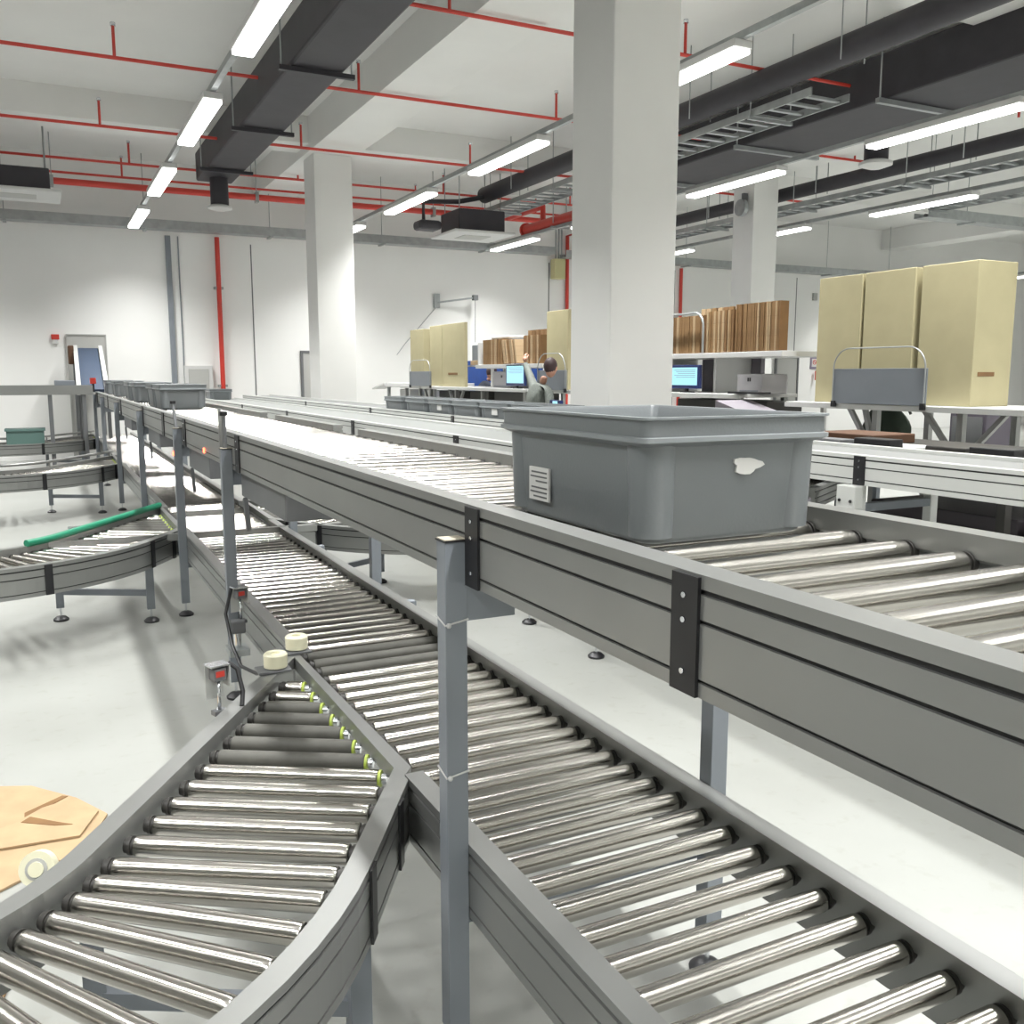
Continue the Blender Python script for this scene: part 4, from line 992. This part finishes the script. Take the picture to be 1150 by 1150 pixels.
# person B: dark clothes at the left bench
px, py = 6.98, 15.25
pb = thing('person', 'dark-haired person in dark clothes behind the left bench, beside the beige carton', 'person', (px, py, 0))
hip = (px - .05, py, .93)
J = [(hip, (.15, .12)), ((px - .02, py, 1.1), (.14, .11)), ((px + .05, py, 1.32), (.17, .12)), ((px + .12, py, 1.46), (.12, .09)), ((px + .16, py, 1.54), .055),
     ((px + .12, py + .18, 1.46), .06), ((px + .22, py + .28, 1.25), .047), ((px + .36, py + .22, 1.46), .036),
     ((px + .12, py - .18, 1.46), .06), ((px + .22, py - .26, 1.3), .047), ((px + .36, py - .2, 1.5), .036)]
skinned('shirt', pb, J, [(0, 1), (1, 2), (2, 3), (3, 4), (3, 5), (5, 6), (6, 7), (3, 8), (8, 9), (9, 10)], DARKCL)
LJ = [(hip, (.15, .12)), ((px - .05, py + .1, .86), .095), ((px - .04, py + .12, .50), .065), ((px - .05, py + .13, .10), .045), ((px + .07, py + .13, .045), .04),
      ((px - .05, py - .12, .86), .095), ((px - .04, py - .14, .50), .065), ((px - .05, py - .15, .10), .045), ((px + .07, py - .15, .045), .04)]
skinned('trousers', pb, LJ, [(0, 1), (1, 2), (2, 3), (3, 4), (0, 5), (5, 6), (6, 7), (7, 8)], DARKCL)
hand(pb, (px + .40, py + .2, 1.50), (.9, -.1, .1), (0, 0, -1)); hand(pb, (px + .40, py - .18, 1.52), (.9, .1, .1), (0, 0, -1))
skinned('neck', pb, [((px + .16, py, 1.54), .05), ((px + .2, py, 1.60), .05)], [(0, 1)], SKIN, sub=1)
head(pb, (px + .24, py, 1.68), (.9, 0, -.35))
# bag shape standing in for an unclear dark figure behind the right bench braces
t = thing('bag_stand_in', 'dark green bag-shaped stand-in hanging behind the braces of the right packing bench', 'bag', (6.55, 5.65, 1.38))
bm = bmesh.new(); bmesh.ops.create_uvsphere(bm, u_segments=20, v_segments=14, radius=1)
for v in bm.verts:
    s = 1 + .06 * math.sin(5 * v.co.x + 3 * v.co.z); v.co = Vector((6.6 + v.co.x * .12, 5.88 + v.co.y * .24 * s * (1 - .25 * v.co.z), 1.21 + (v.co.z if abs(v.co.z) < .8 else math.copysign(.8, v.co.z)) * .19 * s))
MB().bm(bm, mat('dark green cloth', (.03, .045, .03), .8), True).build('bag_body', t)
MB().tube([(6.6, 5.62, 1.32), (6.6, 5.66, 1.385), (6.6, 5.78, 1.385), (6.6, 5.82, 1.32)], .012, DARK, 8).build('strap', t)

# ------------------------------------------------------------------ floor cardboard
t = thing('flattened_carton', 'torn flattened cardboard box lying on the floor at lower left', 'cardboard', (-.3, 3.7, 0))
poly = [(-1.2, 3.2), (-.35, 3.15), (.04, 3.42), (.12, 3.66), (.02, 3.86), (-.14, 4.06), (-.45, 4.20), (-1.1, 4.15)]
MB().prism(poly, .002, .010, CARD3).build('sheet', t)
MB().prism([(-.6, 3.55), (.02, 3.50), (.09, 3.68), (-.02, 3.83), (-.10, 3.80), (-.2, 3.70)], .012, .020, CARD3).build('flap', t)
MB().prism([(-.16, 3.80), (-.03, 3.90), (-.01, 3.885), (-.10, 3.80), (-.16, 3.76)], .0102, .0125, CARD2).prism([(-.17, 3.70), (-.06, 3.62), (.0, 3.60), (-.05, 3.645), (-.14, 3.735)], .0202, .022, CARD2).build('torn_edge', t)
tag(MB().prism([(-1.1, 2.5), (-.2, 2.62), (-.12, 2.95), (-.3, 3.12), (-1.2, 3.0)], .002, .010, CARD).build('cardboard_sheet', None, (-.6, 2.8, 0)), 'second cardboard sheet on the floor below the torn one at lower left', 'cardboard')
tag(MB().tube([(-2.2, 8.9, .02), (-1.2, 9.3, .015), (-.6, 9.0, .015), (-.35, 8.6, .02), (-.25, 8.2, .015)], .015, BLACK, 6).build('cable', None, (-1, 9, 0)), 'black cable on the floor left of the green-guided merge conveyor', 'cable')
tag(MB().bbox(.33, .45, 10.6, 10.75, 0, .04, BLACK, .01).build('floor_box', None, (.4, 10.7, 0)), 'small black box on the floor under the third merge conveyor', 'box')
t = thing('pedal_stand', 'small grey sensor stand on the floor behind the green-guided merge conveyor', 'stand', (.22, 8.9, 0))
MB().box(.16, .28, 8.85, 8.97, 0, .30, PAINT_D).build('stand_body', t); MB().box(.13, .31, 8.82, 9.0, .30, .33, CHROME).build('top_plate', t)

# ------------------------------------------------------------------ world and colour
w = bpy.data.worlds.new('world'); SC.world = w; w.use_nodes = True
w.node_tree.nodes['Background'].inputs[0].default_value = (.5, .5, .5, 1); w.node_tree.nodes['Background'].inputs[1].default_value = .0
SC.view_settings.view_transform = 'Standard'; SC.view_settings.look = 'None'; SC.view_settings.gamma = 1
SC.view_settings.use_curve_mapping = False; SC.view_settings.exposure = 0.18
SC.cycles.use_denoising = True
SC.cycles.max_bounces = 7; SC.cycles.diffuse_bounces = 4; SC.cycles.glossy_bounces = 4
SC.cycles.sample_clamp_indirect = 8
SC.cycles.use_light_tree = True
